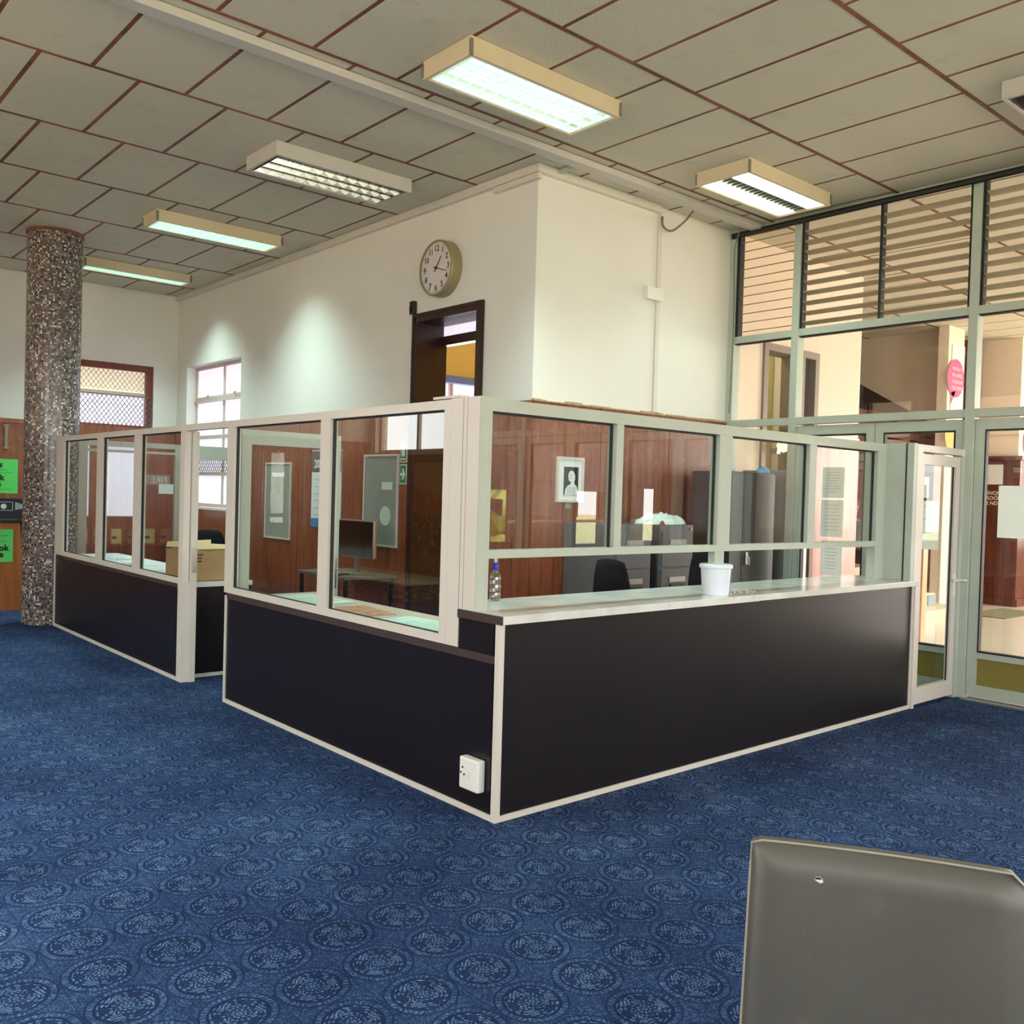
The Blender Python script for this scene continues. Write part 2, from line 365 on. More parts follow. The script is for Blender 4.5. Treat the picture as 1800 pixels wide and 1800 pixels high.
def text(name, body, size, mat, parent, origin, xdir, ydir, align='LEFT', bold=0.0, space=1.0):
    cu = bpy.data.curves.new(name, 'FONT'); cu.body = body; cu.size = size; cu.align_x = align; cu.extrude = 0.0006; cu.offset = bold; cu.space_character = space; cu.resolution_u = 3
    tmp = bpy.data.objects.new(name, cu); COL.objects.link(tmp)
    dg = bpy.context.evaluated_depsgraph_get(); dg.update()
    me = bpy.data.meshes.new_from_object(tmp.evaluated_get(dg)); bpy.data.objects.remove(tmp); bpy.data.curves.remove(cu)
    X = Vector(xdir).normalized(); Y = Vector(ydir).normalized(); Z = X.cross(Y)
    m = Matrix.Identity(4)
    for i in range(3): m[i][0] = X[i]; m[i][1] = Y[i]; m[i][2] = Z[i]; m[i][3] = origin[i]
    root = parent; mw = Matrix.Identity(4)
    while root is not None:
        mw = Matrix.LocRotScale(root.location, root.rotation_euler, None) @ mw; root = root.parent
    me.transform(mw.inverted() @ m); me.materials.clear(); me.materials.append(M_[mat])
    o = bpy.data.objects.new(name, me); COL.objects.link(o); o.parent = parent; return o

H = 4.415; XC = 2.38; YW = 2.45; XG = 5.164; YB = 10.4; XL = -5.7; YF = -7.0; XE = 16.0; DZ = 2.42
# ================================================================= SETTING
setting('floor', MB().box(XL, YF, -0.1, XG + 0.05, YB, 0), 'carpet')
setting('floor_lobby', MB().box(XG + 0.05, -9, -0.1, XE, YB, 0), 'lobbyfloor')
# ceiling: staggered panels over dark wood joints
mb = MB(); p_ = 0.637; S_ = 1.286; g = 0.0155
k = -9
while 1.948 + k * S_ < YB:
    y0, y1 = max(-9, 1.948 + k * S_), min(YB, 1.948 + (k + 1) * S_)
    off = 0.918 + (0.5 * p_ if (k % 2) else 0.0)
    j = -12
    while off + j * p_ < XE:
        x0, x1 = max(XL, off + j * p_), min(XE, off + (j + 1) * p_)
        if x1 > x0 + 0.05 and y1 > y0 + 0.05: mb.box(x0 + g, y0 + g, H, x1 - g, y1 - g, H + 0.003)
        j += 1
    k += 1
setting('ceiling', mb, 'tile')
setting('ceiling_backing', MB().box(XL - .3, -9.3, H + 0.002, XE + .3, YB + .3, H + 0.12).box(XL - .3, YB + .02, H - .01, XE, YB + .3, H + .01), 'batten')
# battens: thin strips in the joints (rows)
mb = MB()
k = -7
while 1.948 + k * S_ < YB:
    y = 1.948 + k * S_; mb.box(XL, y - 0.014, H - 0.004, XE, y + 0.014, H + 0.0015); k += 1
setting('ceiling_batten', mb, 'batten')

def wall_x(mb, x0, x1, ya, yb, holes, z0=0, z1=H):   # wall in plane x, holes (y0,y1,z0,z1)
    ys = sorted(set([ya, yb] + [h[0] for h in holes] + [h[1] for h in holes]))
    for a, b in zip(ys, ys[1:]):
        zs = [z0]
        for h in sorted(holes, key=lambda q: q[2]):
            if h[0] < (a + b) / 2 < h[1]:
                if h[2] > zs[-1] + 1e-4: mb.box(x0, a, zs[-1], x1, b, h[2])
                zs.append(h[3])
        if zs[-1] < z1 - 1e-4: mb.box(x0, a, zs[-1], x1, b, z1)
def wall_y(mb, y0, y1, xa, xb, holes, z0=0, z1=H):
    xs = sorted(set([xa, xb] + [h[0] for h in holes] + [h[1] for h in holes]))
    for a, b in zip(xs, xs[1:]):
        zs = [z0]
        for h in sorted(holes, key=lambda q: q[2]):
            if h[0] < (a + b) / 2 < h[1]:
                if h[2] > zs[-1] + 1e-4: mb.box(a, y0, zs[-1], b, y1, h[2])
                zs.append(h[3])
        if zs[-1] < z1 - 1e-4: mb.box(a, y0, zs[-1], b, y1, z1)

DOOR = (3.16, 4.19, 0.0, 3.33); WIN1 = (8.2, 10.02, 1.30, 3.33)
mb = MB(); wall_x(mb, XC, XC + 0.32, YW, YB, [DOOR, WIN1]); setting('wall_inner', mb, 'wall')
mb = MB(); wall_y(mb, YW, YW + 0.18, XC + 0.32, XG, []); setting('wall_right', mb, 'wall')
W2 = (0.52, 2.03, 2.42, 3.33); W3 = (1.0, 1.155, 1.12, 2.14); W4 = (1.36, 1.80, 1.12, 2.14)
mb = MB(); wall_y(mb, YB, YB + 0.25, XL - .25, XC + 0.32, [W2, W3, W4]); setting('wall_back', mb, 'wall')
LH = [(a, a + 2.2, 2.25, 3.85) for a in (-6.6, -4.1, -1.6, 0.9, 3.4, 5.5)] + [(7.9, 10.2, 2.25, 3.85)]
LH = [h for h in LH]; LH[5] = (5.75, 7.7, 2.25, 3.85)
mb = MB(); wall_x(mb, XL - 0.25, XL, YF - .25, YB, LH); setting('wall_left', mb, 'wall')
FH = [(-5.2, -2.9, 0.9, 3.8), (-2.6, -0.3, 0.9, 3.8), (0.0, 2.3, 0.9, 3.8), (2.6, 4.9, 0.9, 3.8)]
mb = MB(); wall_y(mb, YF - 0.25, YF, XL, XG, FH); setting('wall_front', mb, 'wall')
for i, h in enumerate(LH):
    fr = MB(); y0, y1, z0, z1 = h
    for y in (y0, (y0 + y1) / 2, y1 - 0.05): fr.box(XL - 0.16, y, z0, XL - 0.1, y + 0.05, z1)
    for z in (z0, z0 + 0.75, z1 - 0.05): fr.box(XL - 0.16, y0, z, XL - 0.1, y1, z + 0.05)
    w = setting(f'window_{i + 1}', fr, 'winsteel')
    MB().quad((XL - 0.13, y0, z0), (XL - 0.13, y1, z0), (XL - 0.13, y1, z1), (XL - 0.13, y0, z1)).build('pane', 'glass2', w)
for i, h in enumerate(FH):
    fr = MB(); x0, x1, z0, z1 = h
    for x in (x0, (x0 + x1) / 2, x1 - 0.05): fr.box(x, YF - 0.16, z0, x + 0.05, YF - 0.1, z1)
    for z in (z0, z0 + 0.9, z1 - 0.05): fr.box(x0, YF - 0.16, z, x1, YF - 0.1, z + 0.05)
    w = setting(f'window_{i + 11}', fr, 'winsteel')
    MB().quad((x0, YF - 0.13, z0), (x1, YF - 0.13, z0), (x1, YF - 0.13, z1), (x0, YF - 0.13, z1)).build('pane', 'glass2', w)

# dado wood panelling (boards with fine gaps) and its cap
def dado_x(mb, x, ya, yb, zt, side, step=0.97, skip=()):
    y = yb
    while y > ya + 0.02:
        y2 = max(ya, y - step)
        segs = [(y2, y)]
        for (s0, s1) in skip:
            segs = [q for (a, b) in segs for q in ((a, min(b, s0)), (max(a, s1), b)) if q[1] > q[0] + 0.01]
        for a, b in segs: mb.box(x, a + 0.004, 0, x + 0.018 * side, b - 0.004, zt)
        y = y2
def dado_y(mb, y, xa, xb, zt, side, step=0.97, holes=()):
    x = xb
    while x > xa + 0.02:
        x2 = max(xa, x - step); t2 = MB()
        wall_y(mb, y, y + 0.018 * side, x2 + 0.004, x - 0.004, [h for h in holes if h[0] < x and h[1] > x2 and max(h[0], x2 + .004) < min(h[1], x - .004)] and [(max(h[0], x2 + .004), min(h[1], x - .004), h[2], h[3]) for h in holes if h[0] < x and h[1] > x2 and max(h[0], x2 + .004) < min(h[1], x - .004)], 0, zt)
        x = x2
mb = MB(); dado_x(mb, XC, YW - .018, YB, DZ, -1, skip=((3.09, 4.26), (8.2, 10.02)))
mb.box(XC, 8.2, 0, XC - 0.018, 10.02, 1.27)
setting('trim_1', mb, 'dado')
mb = MB(); dado_y(mb, YW, XC, XG, DZ, -1); setting('trim_2', mb, 'dado')
mb = MB(); dado_y(mb, YB, XL, XC - 0.02, DZ, -1, holes=[W3, W4]); mb.box(XL, YB - 0.045, DZ - 0.05, 0.5, YB, DZ + 0.01); mb.box(2.05, YB - 0.045, DZ - 0.05, XC - .02, YB, DZ + 0.01)
setting('trim_3', mb, 'dado')
mb = MB(); dado_x(mb, XL, YF, YB, 2.2, 1); setting('trim_4', mb, 'dado')
# rough plaster ledge under the white walls
mb = MB(); x = XC - 0.01
while x < XG - 0.03:
    w = random.uniform(0.05, 0.16); mb.box(x, YW - 0.03 - random.uniform(0, 0.008), DZ - 0.004, min(XG - .01, x + w), YW + 0.0, DZ + random.uniform(0.004, 0.022)); x += w
setting('trim_5', mb, 'ledge')
# cable trunking running along the top of the white walls
mb = MB(); mb.box(XC - 0.05, YW - 0.05, H - 0.075, XC, YB, H - 0.002, .004); mb.box(XC - 0.05, YW - 0.05, H - 0.13, XC - 0.0, 3.0, H - 0.08, .004)
setting('trim_6', mb, 'alu')
mb = MB(); mb.box(XC - 0.05, YW - 0.05, H - 0.075, 3.95, YW, H - 0.002, .004); setting('trim_7', mb, 'alu')

# ---- windows of the inner wall and the back wall
def pane(o, name, mat, *pts): return MB().quad(*pts).build(name, mat, o)
fr = MB(); xw = XC + 0.16; y0, y1, z0, z1 = WIN1; ym = 9.02
for y in (y0, ym, y1 - 0.04): fr.box(xw - 0.02, y, z0, xw + 0.02, y + 0.045, z1)
for z in (z0, 1.75, 2.28, 2.84, z1 - 0.045): fr.box(xw - 0.025, y0, z, xw + 0.025, y1, z + 0.05)
fr.box(xw - 0.05, y0, 2.80, xw - 0.02, y1, 2.83)
w = setting('window_21', fr, 'winsteel')
for a, b in ((y0, ym), (ym, y1)):
    for c, d in ((z0, 1.75), (1.8, 2.28), (2.33, 2.84), (2.89, z1)):
        pane(w, 'pane', 'frost', (xw, a + .04, c), (xw, b, c), (xw, b, d), (xw, a + .04, d))
for y in (8.6, 9.5):
    MB().tube([(xw - .06, y - .05, 2.9), (xw - .07, y, 2.88), (xw - .04, y + .08, 2.9)], 0.008, 6).build('window_latch', 'metal', w)
def mesh_grid(mb, A, U_, Vv, nu, nv, r=0.005):
    A = Vector(A); U_ = Vector(U_); Vv = Vector(Vv); lu, lv = U_.length, Vv.length
    st = lu / nu
    for sgn in (1, -1):
        for i in range(-nv - 1, nu + nv + 2):
            # line u = i*st + sgn*0.7*v
            u0 = i * st; pts = []
            s0, s1 = 0.0, lv
            kk = 0.75 * sgn
            # clip u in [0,lu]
            def clip(s0, s1):
                lo, hi = s0, s1
                a = (0 - u0) / kk; b = (lu - u0) / kk
                if a > b: a, b = b, a
                return max(lo, a), min(hi, b)
            a, b = clip(0, lv)
            if b - a > 0.01:
                P = A + U_.normalized() * (u0 + kk * a) + Vv.normalized() * a; Q = A + U_.normalized() * (u0 + kk * b) + Vv.normalized() * b
                mb.tube([P, Q], r, 3, False)
mb = MB(); mesh_grid(mb, (xw - 0.04, y0, 1.8), (0, y1 - y0, 0), (0, 0, 0.30), 26, 6); mb.build('wire_mesh', 'mesh', w)
fr = MB(); x0, x1, z0, z1 = W2; yw = YB + 0.1
fr.box(x0, yw - .07, z1 - 0.09, x1, yw + .05, z1); fr.box(x1 - 0.09, yw - .07, z0, x1, yw + .05, z1 - .09); fr.box(x0, yw - .07, z0, x0 + .09, yw + .05, z1 - .09); fr.box(x0, yw - .07, z0, x1, yw + .05, z0 + 0.03)
w = setting('window_22', fr, 'winwood')
MB().box(x0 + .09, yw - .02, 2.88, x1 - .09, yw + .02, 2.93).build('glazing_bar', 'winsteel', w)
pane(w, 'pane', 'frostw', (x0 + .09, yw + .02, 2.91), (x1 - .09, yw + .02, 2.91), (x1 - .09, yw + .02, z1 - .09), (x0 + .09, yw + .02, z1 - .09))
pane(w, 'pane', 'frost', (x0 + .09, yw + .02, z0), (x1 - .09, yw + .02, z0), (x1 - .09, yw + .02, 2.9), (x0 + .09, yw + .02, 2.9))
mb = MB(); mesh_grid(mb, (x0 + .09, yw - 0.10, z0), (x1 - x0 - .12, 0, 0), (0, 0, 0.45), 22, 12); mb.tube([(x0, yw - .1, z0 + .45), (x1 - .03, yw - .1, z0 + .45), (x1 - .03, yw - .1, z0)], .008, 5)
mesh_grid(mb, (x0 + .09, yw - 0.03, 2.95), (x1 - x0 - .18, 0, 0), (0, 0, 0.28), 20, 8, 0.004); mb.build('wire_mesh', 'mesh', w)
for i, h in enumerate((W3, W4)):
    x0, x1, z0, z1 = h; fr = MB(); fr.box(x0, YB + .02, z0, x1, YB + .06, z0 + .012); fr.box(x0, YB + .02, z1 - .012, x1, YB + .06, z1)
    w = setting(f'window_{23 + i}', fr, 'alu'); pane(w, 'pane', 'frost', (x0, YB + .03, z0), (x1, YB + .03, z0), (x1, YB + .03, z1), (x0, YB + .03, z1))

# ---- tall doorway in the inner wall and the yellow room beyond it
y0, y1, z0, z1 = DOOR
fr = MB(); fr.box(XC - 0.03, y0, 0, XC + 0.34, y0 + .05, z1); fr.box(XC - 0.03, y1 - .05, 0, XC + 0.34, y1, z1 - .05); fr.box(XC - 0.03, y0 + .05, z1 - .05, XC + 0.34, y1 - .05, z1)
fr.box(XC - .035, y0 - .035, 0, XC - .001, y0, z1 + .035); fr.box(XC - .035, y1, 0, XC - .001, y1 + .035, z1 + .035); fr.box(XC - .035, y0, z1, XC - .001, y1, z1 + .035)
fr.box(XC + 0.25, y0, 3.08, XC + 0.34, y1, 3.17); 
d = setting('door_1', fr, 'doorwood')
pane(d, 'transom_pane', 'frost', (XC + .3, y0, 3.17), (XC + .3, y1, 3.17), (XC + .3, y1, z1), (XC + .3, y0, z1))
mb = MB(); mb.box(5.6, 2.7, 0, 5.7, 6.1, 4.3); mb.box(XC + .32, 6.0, 3.09, 5.6, 6.1, 4.3); mb.box(XC + .32, 6.0, 0, 3.0, 6.1, 3.0); mb.box(5.4, 6.0, 0, 5.6, 6.1, 3.0); mb.box(3.0, 6., 0, 5.4, 6.1, 1.0); mb.box(XC + .32, 2.64, 0, 5.6, 2.7, 4.3); setting('wall_yellow', mb, 'yellow')
setting('ceiling_yellow_room', MB().box(XC + .32, 2.64, 4.3, 5.7, 6.1, 4.36), 'white')
setting('trim_8', MB().box(XC + .32, 5.97, 3.0, 5.6, 6.1, 3.09), 'bluepaint')
fr = MB()
for x in (3.0, 3.6, 4.2, 4.8, 5.35): fr.box(x, 6.03, 1.0, x + 0.05, 6.07, 3.0)
w = setting('window_25', fr, 'winsteel'); pane(w, 'pane', 'frost', (3.0, 6.08, 1.0), (5.4, 6.08, 1.0), (5.4, 6.08, 3.0), (3.0, 6.08, 3.0))
area('daylight_yellow_room', (4.2, 5.9, 2.2), (-.1, -1, 0.35), 2.2, 1.5, 60, (1, .97, .92))

# ---- glazed wall between hall and lobby (x = XG)
def mull(mb, y, z0=0, z1=H, w=0.075, d=0.11): mb.box(XG - d / 2, y - w / 2, z0, XG + d / 2, y + w / 2, z1)
MY = [YW - 0.04, 1.66, -0.04, -1.74, -3.44, -5.14, -6.84]
mb = MB()
for y in MY: mull(mb, y)
for z in (2.375, 3.24): mb.box(XG - 0.045, YF, z, XG + 0.045, YW, z + 0.07)
mb.box(XG - .05, YF, H - 0.05, XG + .05, YW, H)
mb.box(XG - .05, 1.66, 0, XG + .05, YW, 0.08)
gw = setting('window_31', mb, 'alug')
mb = MB(); mb.tube([(XG - .09, YW - .05, H - .07), (XG - .09, 0.9, H - .06), (XG - .1, -1.5, H - .06), (XG - .09, YF + .2, H - .06)], 0.03, 8); mb.build('service_pipe', 'gasket', gw)
for a, b in zip(MY, MY[1:]):
    y1, y0 = a - 0.0375, b + 0.0375
    pane(gw, 'pane', 'glass2', (XG, y0, 2.445), (XG, y1, 2.445), (XG, y1, 3.24), (XG, y0, 3.24))
    MB().box(XG - .03, y0, 2.445, XG + .03, y0 + .012, 3.24).box(XG - .03, y0, 3.228, XG + .03, y1, 3.24).build('gasket', 'gasket', gw)
# bay 1: fixed glass slats
pane(gw, 'pane', 'glass2', (XG, 1.70, 0.08), (XG, 2.37, 0.08), (XG, 2.37, 2.375), (XG, 1.70, 2.375))
mb = MB(); z = 3.36
while z < 4.36:
    mb.box(XG - .012, 1.70, z, XG + .012, 2.37, z + 0.004); z += 0.092
mb.build('glass_louvre_edges', 'cable', gw)
pane(gw, 'pane', 'louvreglass', (XG, 1.70, 3.31), (XG, 2.37, 3.31), (XG, 2.37, H - .05), (XG, 1.70, H - .05))
MB().box(XG - .04, 2.34, 3.31, XG + .04, 2.372, H - .05).build('louvre_channel', 'gasket', gw)
# louvre banks
for a, b in zip(MY[1:], MY[2:]):
    ym = (a + b) / 2
    ch = MB()
    for y in (a - 0.05, ym, b + 0.05): ch.box(XG - 0.035, y - 0.013, 3.31, XG + 0.035, y + 0.013, H - 0.05)
    ch.build('louvre_channel', 'gasket', gw)
    for (q0, q1) in ((b + 0.07, ym - 0.02), (ym + 0.02, a - 0.07)):
        z = 3.36
        while z < H - 0.09:
            bl = MB(); t = 0.006
            dz, dx = 0.010, 0.046
            bl.prism([(XG - dx, q0, z + dz), (XG + dx, q0, z - dz), (XG + dx, q0, z - dz + t), (XG - dx, q0, z + dz + t)], (0, q1 - q0, 0)); bl.build('louvre_blade', 'louvre', gw)
            z += 0.098
# glazed lobby doors
def leaf_x(y0, y1, name, handle_side=None):
    s = MB(); w = 0.085; zt = 2.36
    s.box(XG - .025, y0 + .004, 0.02, XG + .025, y0 + w, zt); s.box(XG - .025, y1 - w, 0.02, XG + .025, y1 - .004, zt)
    s.box(XG - .025, y0 + w, zt - 0.09, XG + .025, y1 - w, zt); s.box(XG - .025, y0 + w, 0.02, XG + .025, y1 - w, 0.12); s.box(XG - .025, y0 + w, 0.345, XG + .025, y1 - w, 0.395)
    o = setting(name, s, 'alug')
    pane(o, 'pane', 'glass2', (XG, y0 + w, .395), (XG, y1 - w, .395), (XG, y1 - w, zt - .09), (XG, y0 + w, zt - .09))
    MB().box(XG - .012, y0 + w, .12, XG + .012, y1 - w, .345).build('kick_panel', 'olive', o)
    g_ = MB(); g_.box(XG - .026, y0 + w - .002, .395, XG + .026, y0 + w + .014, zt - .09); g_.box(XG - .026, y0 + w, .395, XG + .026, y1 - w, .41); g_.box(XG - .026, y0 + w, zt - .104, XG + .026, y1 - w, zt - .09); g_.box(XG - .026, y1 - w - .012, .395, XG + .026, y1 - w + .001, zt - .09); g_.build('gasket', 'gasket', o)
    return o
n = 2
for a, b in zip(MY[1:], MY[2:]):
    ym = (a + b) / 2
    leaf_x(b + 0.0375, ym, f'door_{n}'); leaf_x(ym, a - 0.0375, f'door_{n + 1}'); n += 2
setting('trim_9', MB().box(XG - 0.16, -0.95, 0.0, XG - 0.06, -0.09, 0.012), 'metal')

# ---- lobby beyond the glass
mb = MB(); wall_y(mb, YW, YW + 0.18, XG + 0.06, 7.85, [(5.80, 6.82, 0, 3.30)]); mb.box(7.75, YW + .18, 0, 7.85, 3.9, H)
setting('wall_lobby', mb, 'lobbywall')
fr = MB(); fr.box(5.75, YW - .03, 0, 5.83, YW + .2, 3.35); fr.box(6.78, YW - .03, 0, 6.86, YW + .2, 3.35); fr.box(5.75, YW - .03, 3.27, 6.86, YW + .2, 3.35); fr.box(6.42, YW - .03, 0, 6.56, YW + .2, 3.27)
dl = setting('door_21', fr, plain('lobby_door_frame', (128, 108, 96), 0.5))
MB().box(6.57, YW + .06, 0, 6.78, YW + .09, 3.27).build('door_leaf', 'darkglass', dl)
M_['lobbydado'] = mat_wood('lobby_panel_wood', (160, 92, 66), (186, 116, 88), (140, 78, 56), .3, 8, 8, .6, 2)
setting('trim_23', MB().box(6.87, YW - .02, 0, 7.85, YW, 2.42), 'lobbydado')
setting('wall_stairwell', MB().box(5.72, 3.6, 0, 7.7, 3.7, H).box(5.7, 2.65, 0, 5.76, 3.6, H), 'greenroom')
MB_ = MB().tube([(5.85, 3.5, 3.0), (6.6, 3.5, 1.9)], 0.03, 6).tube([(6.1, 3.45, 2.6), (6.55, 3.45, 3.0)], 0.015, 6)
tag(MB_.build('stair_rail', 'cable'), 'grey sloping rail seen inside the doorway of the lobby wall', 'rail')
area('stairwell_light', (6.3, 3.1, 4.2), (0, .2, -1), .8, .6, 25, (1, .97, .8))  # area light facing down below the ceiling, no window in this space
setting('wall_stair', MB().box(13.0, 3.2, 0, 13.2, YB, H), 'slats')
mb = MB(); mb.prism([(11.9, 3.19, H), (11.9, 3.19, 2.82), (11.9, 4.66, 3.66), (11.9, 7.5, 5.2), (11.9, 7.5, H)], (0.35, 0, 0)); setting('wall_stair_soffit', mb, 'lobbygrey')
mb = MB()
for i in range(7): mb.box(8.2, 3.95 + 0.0, 2.15 + i * 0.14, 12.9, 4.0, 2.15 + i * 0.14 + 0.11)
setting('trim_21', mb, 'slats')
setting('trim_22', MB().box(7.85, 3.9, 0, 13.0, 3.95, 2.12), 'redwood')
# stone steps
st = thing('stone_steps', 'pale stone steps rising behind the lobby door', 'steps', (9.3, 2.4, 0))
MB().box(8.2, 2.27, 0, 10.7, 3.9, 0.19).build('step', 'step', st); MB().box(8.2, 2.55, 0.19, 10.35, 3.9, 0.37, .004).build('step', 'step', st)
MB().box(10.12, 2.535, 0.2, 10.35, 2.55, 0.35).build('painted_block', plain('paint_pale_blue', (126, 150, 166), .6), st)
MB().box(8.2, 3.34, 0.37, 10.2, 3.9, 0.70).build('bench_step', 'step', st)
# timber board
tb = thing('display_board', 'upright orange timber board standing on the lobby floor', 'board', (8.0, 1.66, 0))
MB().box(7.90, 1.60, 0, 8.02, 1.72, 1.5, .004).build('board', 'orange', tb); MB().box(7.86, 1.58, 1.5, 8.06, 1.74, 1.53, .003).build('cap', 'orange', tb)
# column with banner, wood-clad block
c1 = setting('wall_pillar', MB().box(11.55, 3.02, 0, 12.1, 3.18, H), 'lobbywall')
def banner(x0, x1, y, label):
    b = thing('banner', label, 'banner', (x0, y, 2.2))
    MB().box(x0, y - 0.006, 2.45, x1, y, 4.15).build('sheet', 'white', b)
    MB().lathe([(0.30, 0), (0.30, 0.003)], (x0 + 0.14, y - 0.010, 3.62), 28, 'y').build('print_circle', 'pink', b)
    MB().prism([(x0 - .0, y - .010, 3.40), (x0 + .16, y - .010, 3.42), (x0 + .0, y - .010, 3.2)], (0, .003, 0)).build('print_tail', 'pink', b)
    for i, l in enumerate(("WORLD TO WHICH", "WE ASPIRE", "IN EDUCATION IS", "THE MOST")): text('lettering', ('EDUCATION', 'IS THE MOST', 'POWERFUL', 'WEAPON TO')[i] if False else l[:9], 0.075, 'white', b, (x0 + 0.0, y - 0.014, 3.74 - i * 0.1), (1, 0, 0), (0, 0, 1))
    MB().lathe([(0.26, 0), (0.26, 0.003)], (x0 + 0.10, y - 0.010, 2.72), 28, 'y').build('print_circle', 'porange', b)
    mbb = MB()
    for i in range(22): mbb.box(x0 + .08 + .2 * abs(math.sin(i * 2.1)), y - .009, 3.02 + .016 * i, x0 + .095 + .2 * abs(math.sin(i * 2.1)), y - .006, 3.03 + .016 * i)
    tag(mbb.build('print_dots', 'ink', b), kind='stuff')
    return b
banner(11.66, 12.1, 3.015, 'white banner with magenta speech bubble on the lobby pillar')
setting('wall_block', MB().box(13.3, 2.60, 0, XE, 3.4, H).box(13.2, 3.3, 0, 13.3, 3.5, H), 'lobbywall')

setting('trim_31', MB().box(13.24, 2.54, 0.12, XE - .01, 2.60, 2.46).box(13.24, 2.60, 0.12, 13.3, 3.3, 2.46), 'redwood')
setting('trim_32', MB().box(13.2, 2.5, 0, XE - .01, 2.6, 0.12, .004).box(13.2, 2.6, 0, 13.3, 3.3, 0.12), 'redwood')
setting('trim_33', MB().box(13.2, 2.5, 2.4, XE - .01, 2.6, 2.47, .004).box(13.2, 2.6, 2.4, 13.3, 3.3, 2.47), 'redwood')
pp = tag(MB().box(13.225, 2.80, 2.0, 13.235, 3.2, 2.33).build('notice_sheet', 'paper'), 'blank white sheet pinned on the dark wood block across the lobby', 'notice')
ns = thing('lettering_sign', 'pale ENQUIRIES lettering on the dark wood block across the lobby', 'sign', (13.23, 3.0, 1.8))
for i, l in enumerate(('ENQUIRIES', 'ROOM 2', '2 ND FLOOR')): text('lettering', l, 0.085, 'step', ns, (13.232, 3.06, 1.83 - i * 0.085), (0, -1, 0), (0, 0, 1), bold=.002)
banner(13.62, 14.1, 2.595, 'white banner on the pillar above the wood block, right edge')
tag(MB().box(11.3, 1.95, 0.0, 12.7, 2.55, 0.012).box(12.3, 1.5, 0.0, 13.8, 2.0, 0.012).build('doormat', 'mat'), 'flat olive doormat on the lobby floor before the wood block', 'mat')
LW = [(5.4, 7.2, .7, 3.6), (7.6, 8.38, .72, 1.68), (8.45, 8.63, .6, 1.68), (9.78, 10.82, .66, 1.70), (11.3, 11.69, .7, 1.65), (12.0, 12.6, 0.7, 1.80)]
mb = MB(); wall_y(mb, -9.25, -9, XG, XE, LW); setting('wall_lobby_front', mb, 'redwood')
for h in LW: portal((h[0] + h[1]) / 2, -9.26, (h[2] + h[3]) / 2, (0, 1, 0), h[1] - h[0], h[3] - h[2])
for h in LH: portal(XL - .26, (h[0] + h[1]) / 2, (h[2] + h[3]) / 2, (1, 0, 0), h[3] - h[2], h[1] - h[0])
for h in FH: portal((h[0] + h[1]) / 2, YF - .26, (h[2] + h[3]) / 2, (0, 1, 0), h[1] - h[0], h[3] - h[2])
portal(XE + .21, -2.2, 2.4, (-1, 0, 0), 3.0, 7.6)
tag(MB().tube([(8.15, -8.9, 1.10), (12.7, -8.9, 1.14)], .03, 8).build('handrail', 'white'), 'white handrail across the lobby front windows', 'rail')
mb = MB()
for xa in (8.02, 10.1, 11.9): mb.prism([(xa, -9.8, 1.52), (xa + .75, -9.8, 1.50), (xa + .75, -9.8, 1.16)], (0, -.5, 0))
setting('wall_outer_stair', mb, 'lobbygrey')
mb = MB(); wall_x(mb, XE, XE + .2, -9, YB, [(-6.0, 1.6, .9, 3.9)]); setting('wall_lobby_right', mb, 'lobbywall')
mb = MB(); mb.box(XG, YF - .25, 0, XG + .1, -9, H); setting('wall_lobby_corner', mb, 'lobbywall')
setting('wall_lobby_back', MB().box(XC, YB, 0, XE, YB + .2, H), 'lobbywall')
# outdoors, seen only in reflections
setting('ground', MB().box(-40, -60, -0.4, 60, 60, -0.2), plain('ground_dry', (160, 156, 112), .9))
ob = thing('building', 'pale pinkish building outside beyond the front windows', 'building', (9, -26, -.2)); MB().box(3, -28, -.2, 22, -24, 7).build('wall', 'outer', ob)
for i in range(6): MB().box(4 + 3 * i, -24.05, 1.2, 5.4 + 3 * i, -23.98, 3.0).build('window', 'darkglass', ob)
ob = thing('building', 'pale pinkish building outside beyond the left windows', 'building', (-16, 4, -.2)); MB().box(-18, -6, -.2, -14, 14, 8).build('wall', 'outer', ob)
for i in range(6): MB().box(-14.02, -4 + 3 * i, 3.2, -13.95, -2.4 + 3 * i, 5.0).build('window', 'darkglass', ob)
hb = MB(); random.seed(3)
for i in range(60):
    bmesh.ops.create_icosphere(hb.bm, subdivisions=2, radius=random.uniform(.35, .8), matrix=Matrix.Translation((random.uniform(6, 12), random.uniform(-15, -13), random.uniform(0, 1.9))))
tag(hb.build('shrub', 'leaf'), 'green shrub bed outside beyond the lobby front windows', 'shrub', kind='stuff')

# ================================================================= COLUMN
cx, cy = 0.03, 7.98
col = thing('mosaic_column', 'round column faced with grey, white and dark mosaic tiles', 'column', (cx, cy, 0))
MB().lathe([(0.285, 0), (0.285, H - 0.01)], (0, 0, 0), 64).build('shaft', 'mosaic', col, local=True, smooth=False)
MB().lathe([(0.297, H - 0.035), (0.297, H - 0.001)], (0, 0, 0), 48).build('collar', 'batten', col, local=True)

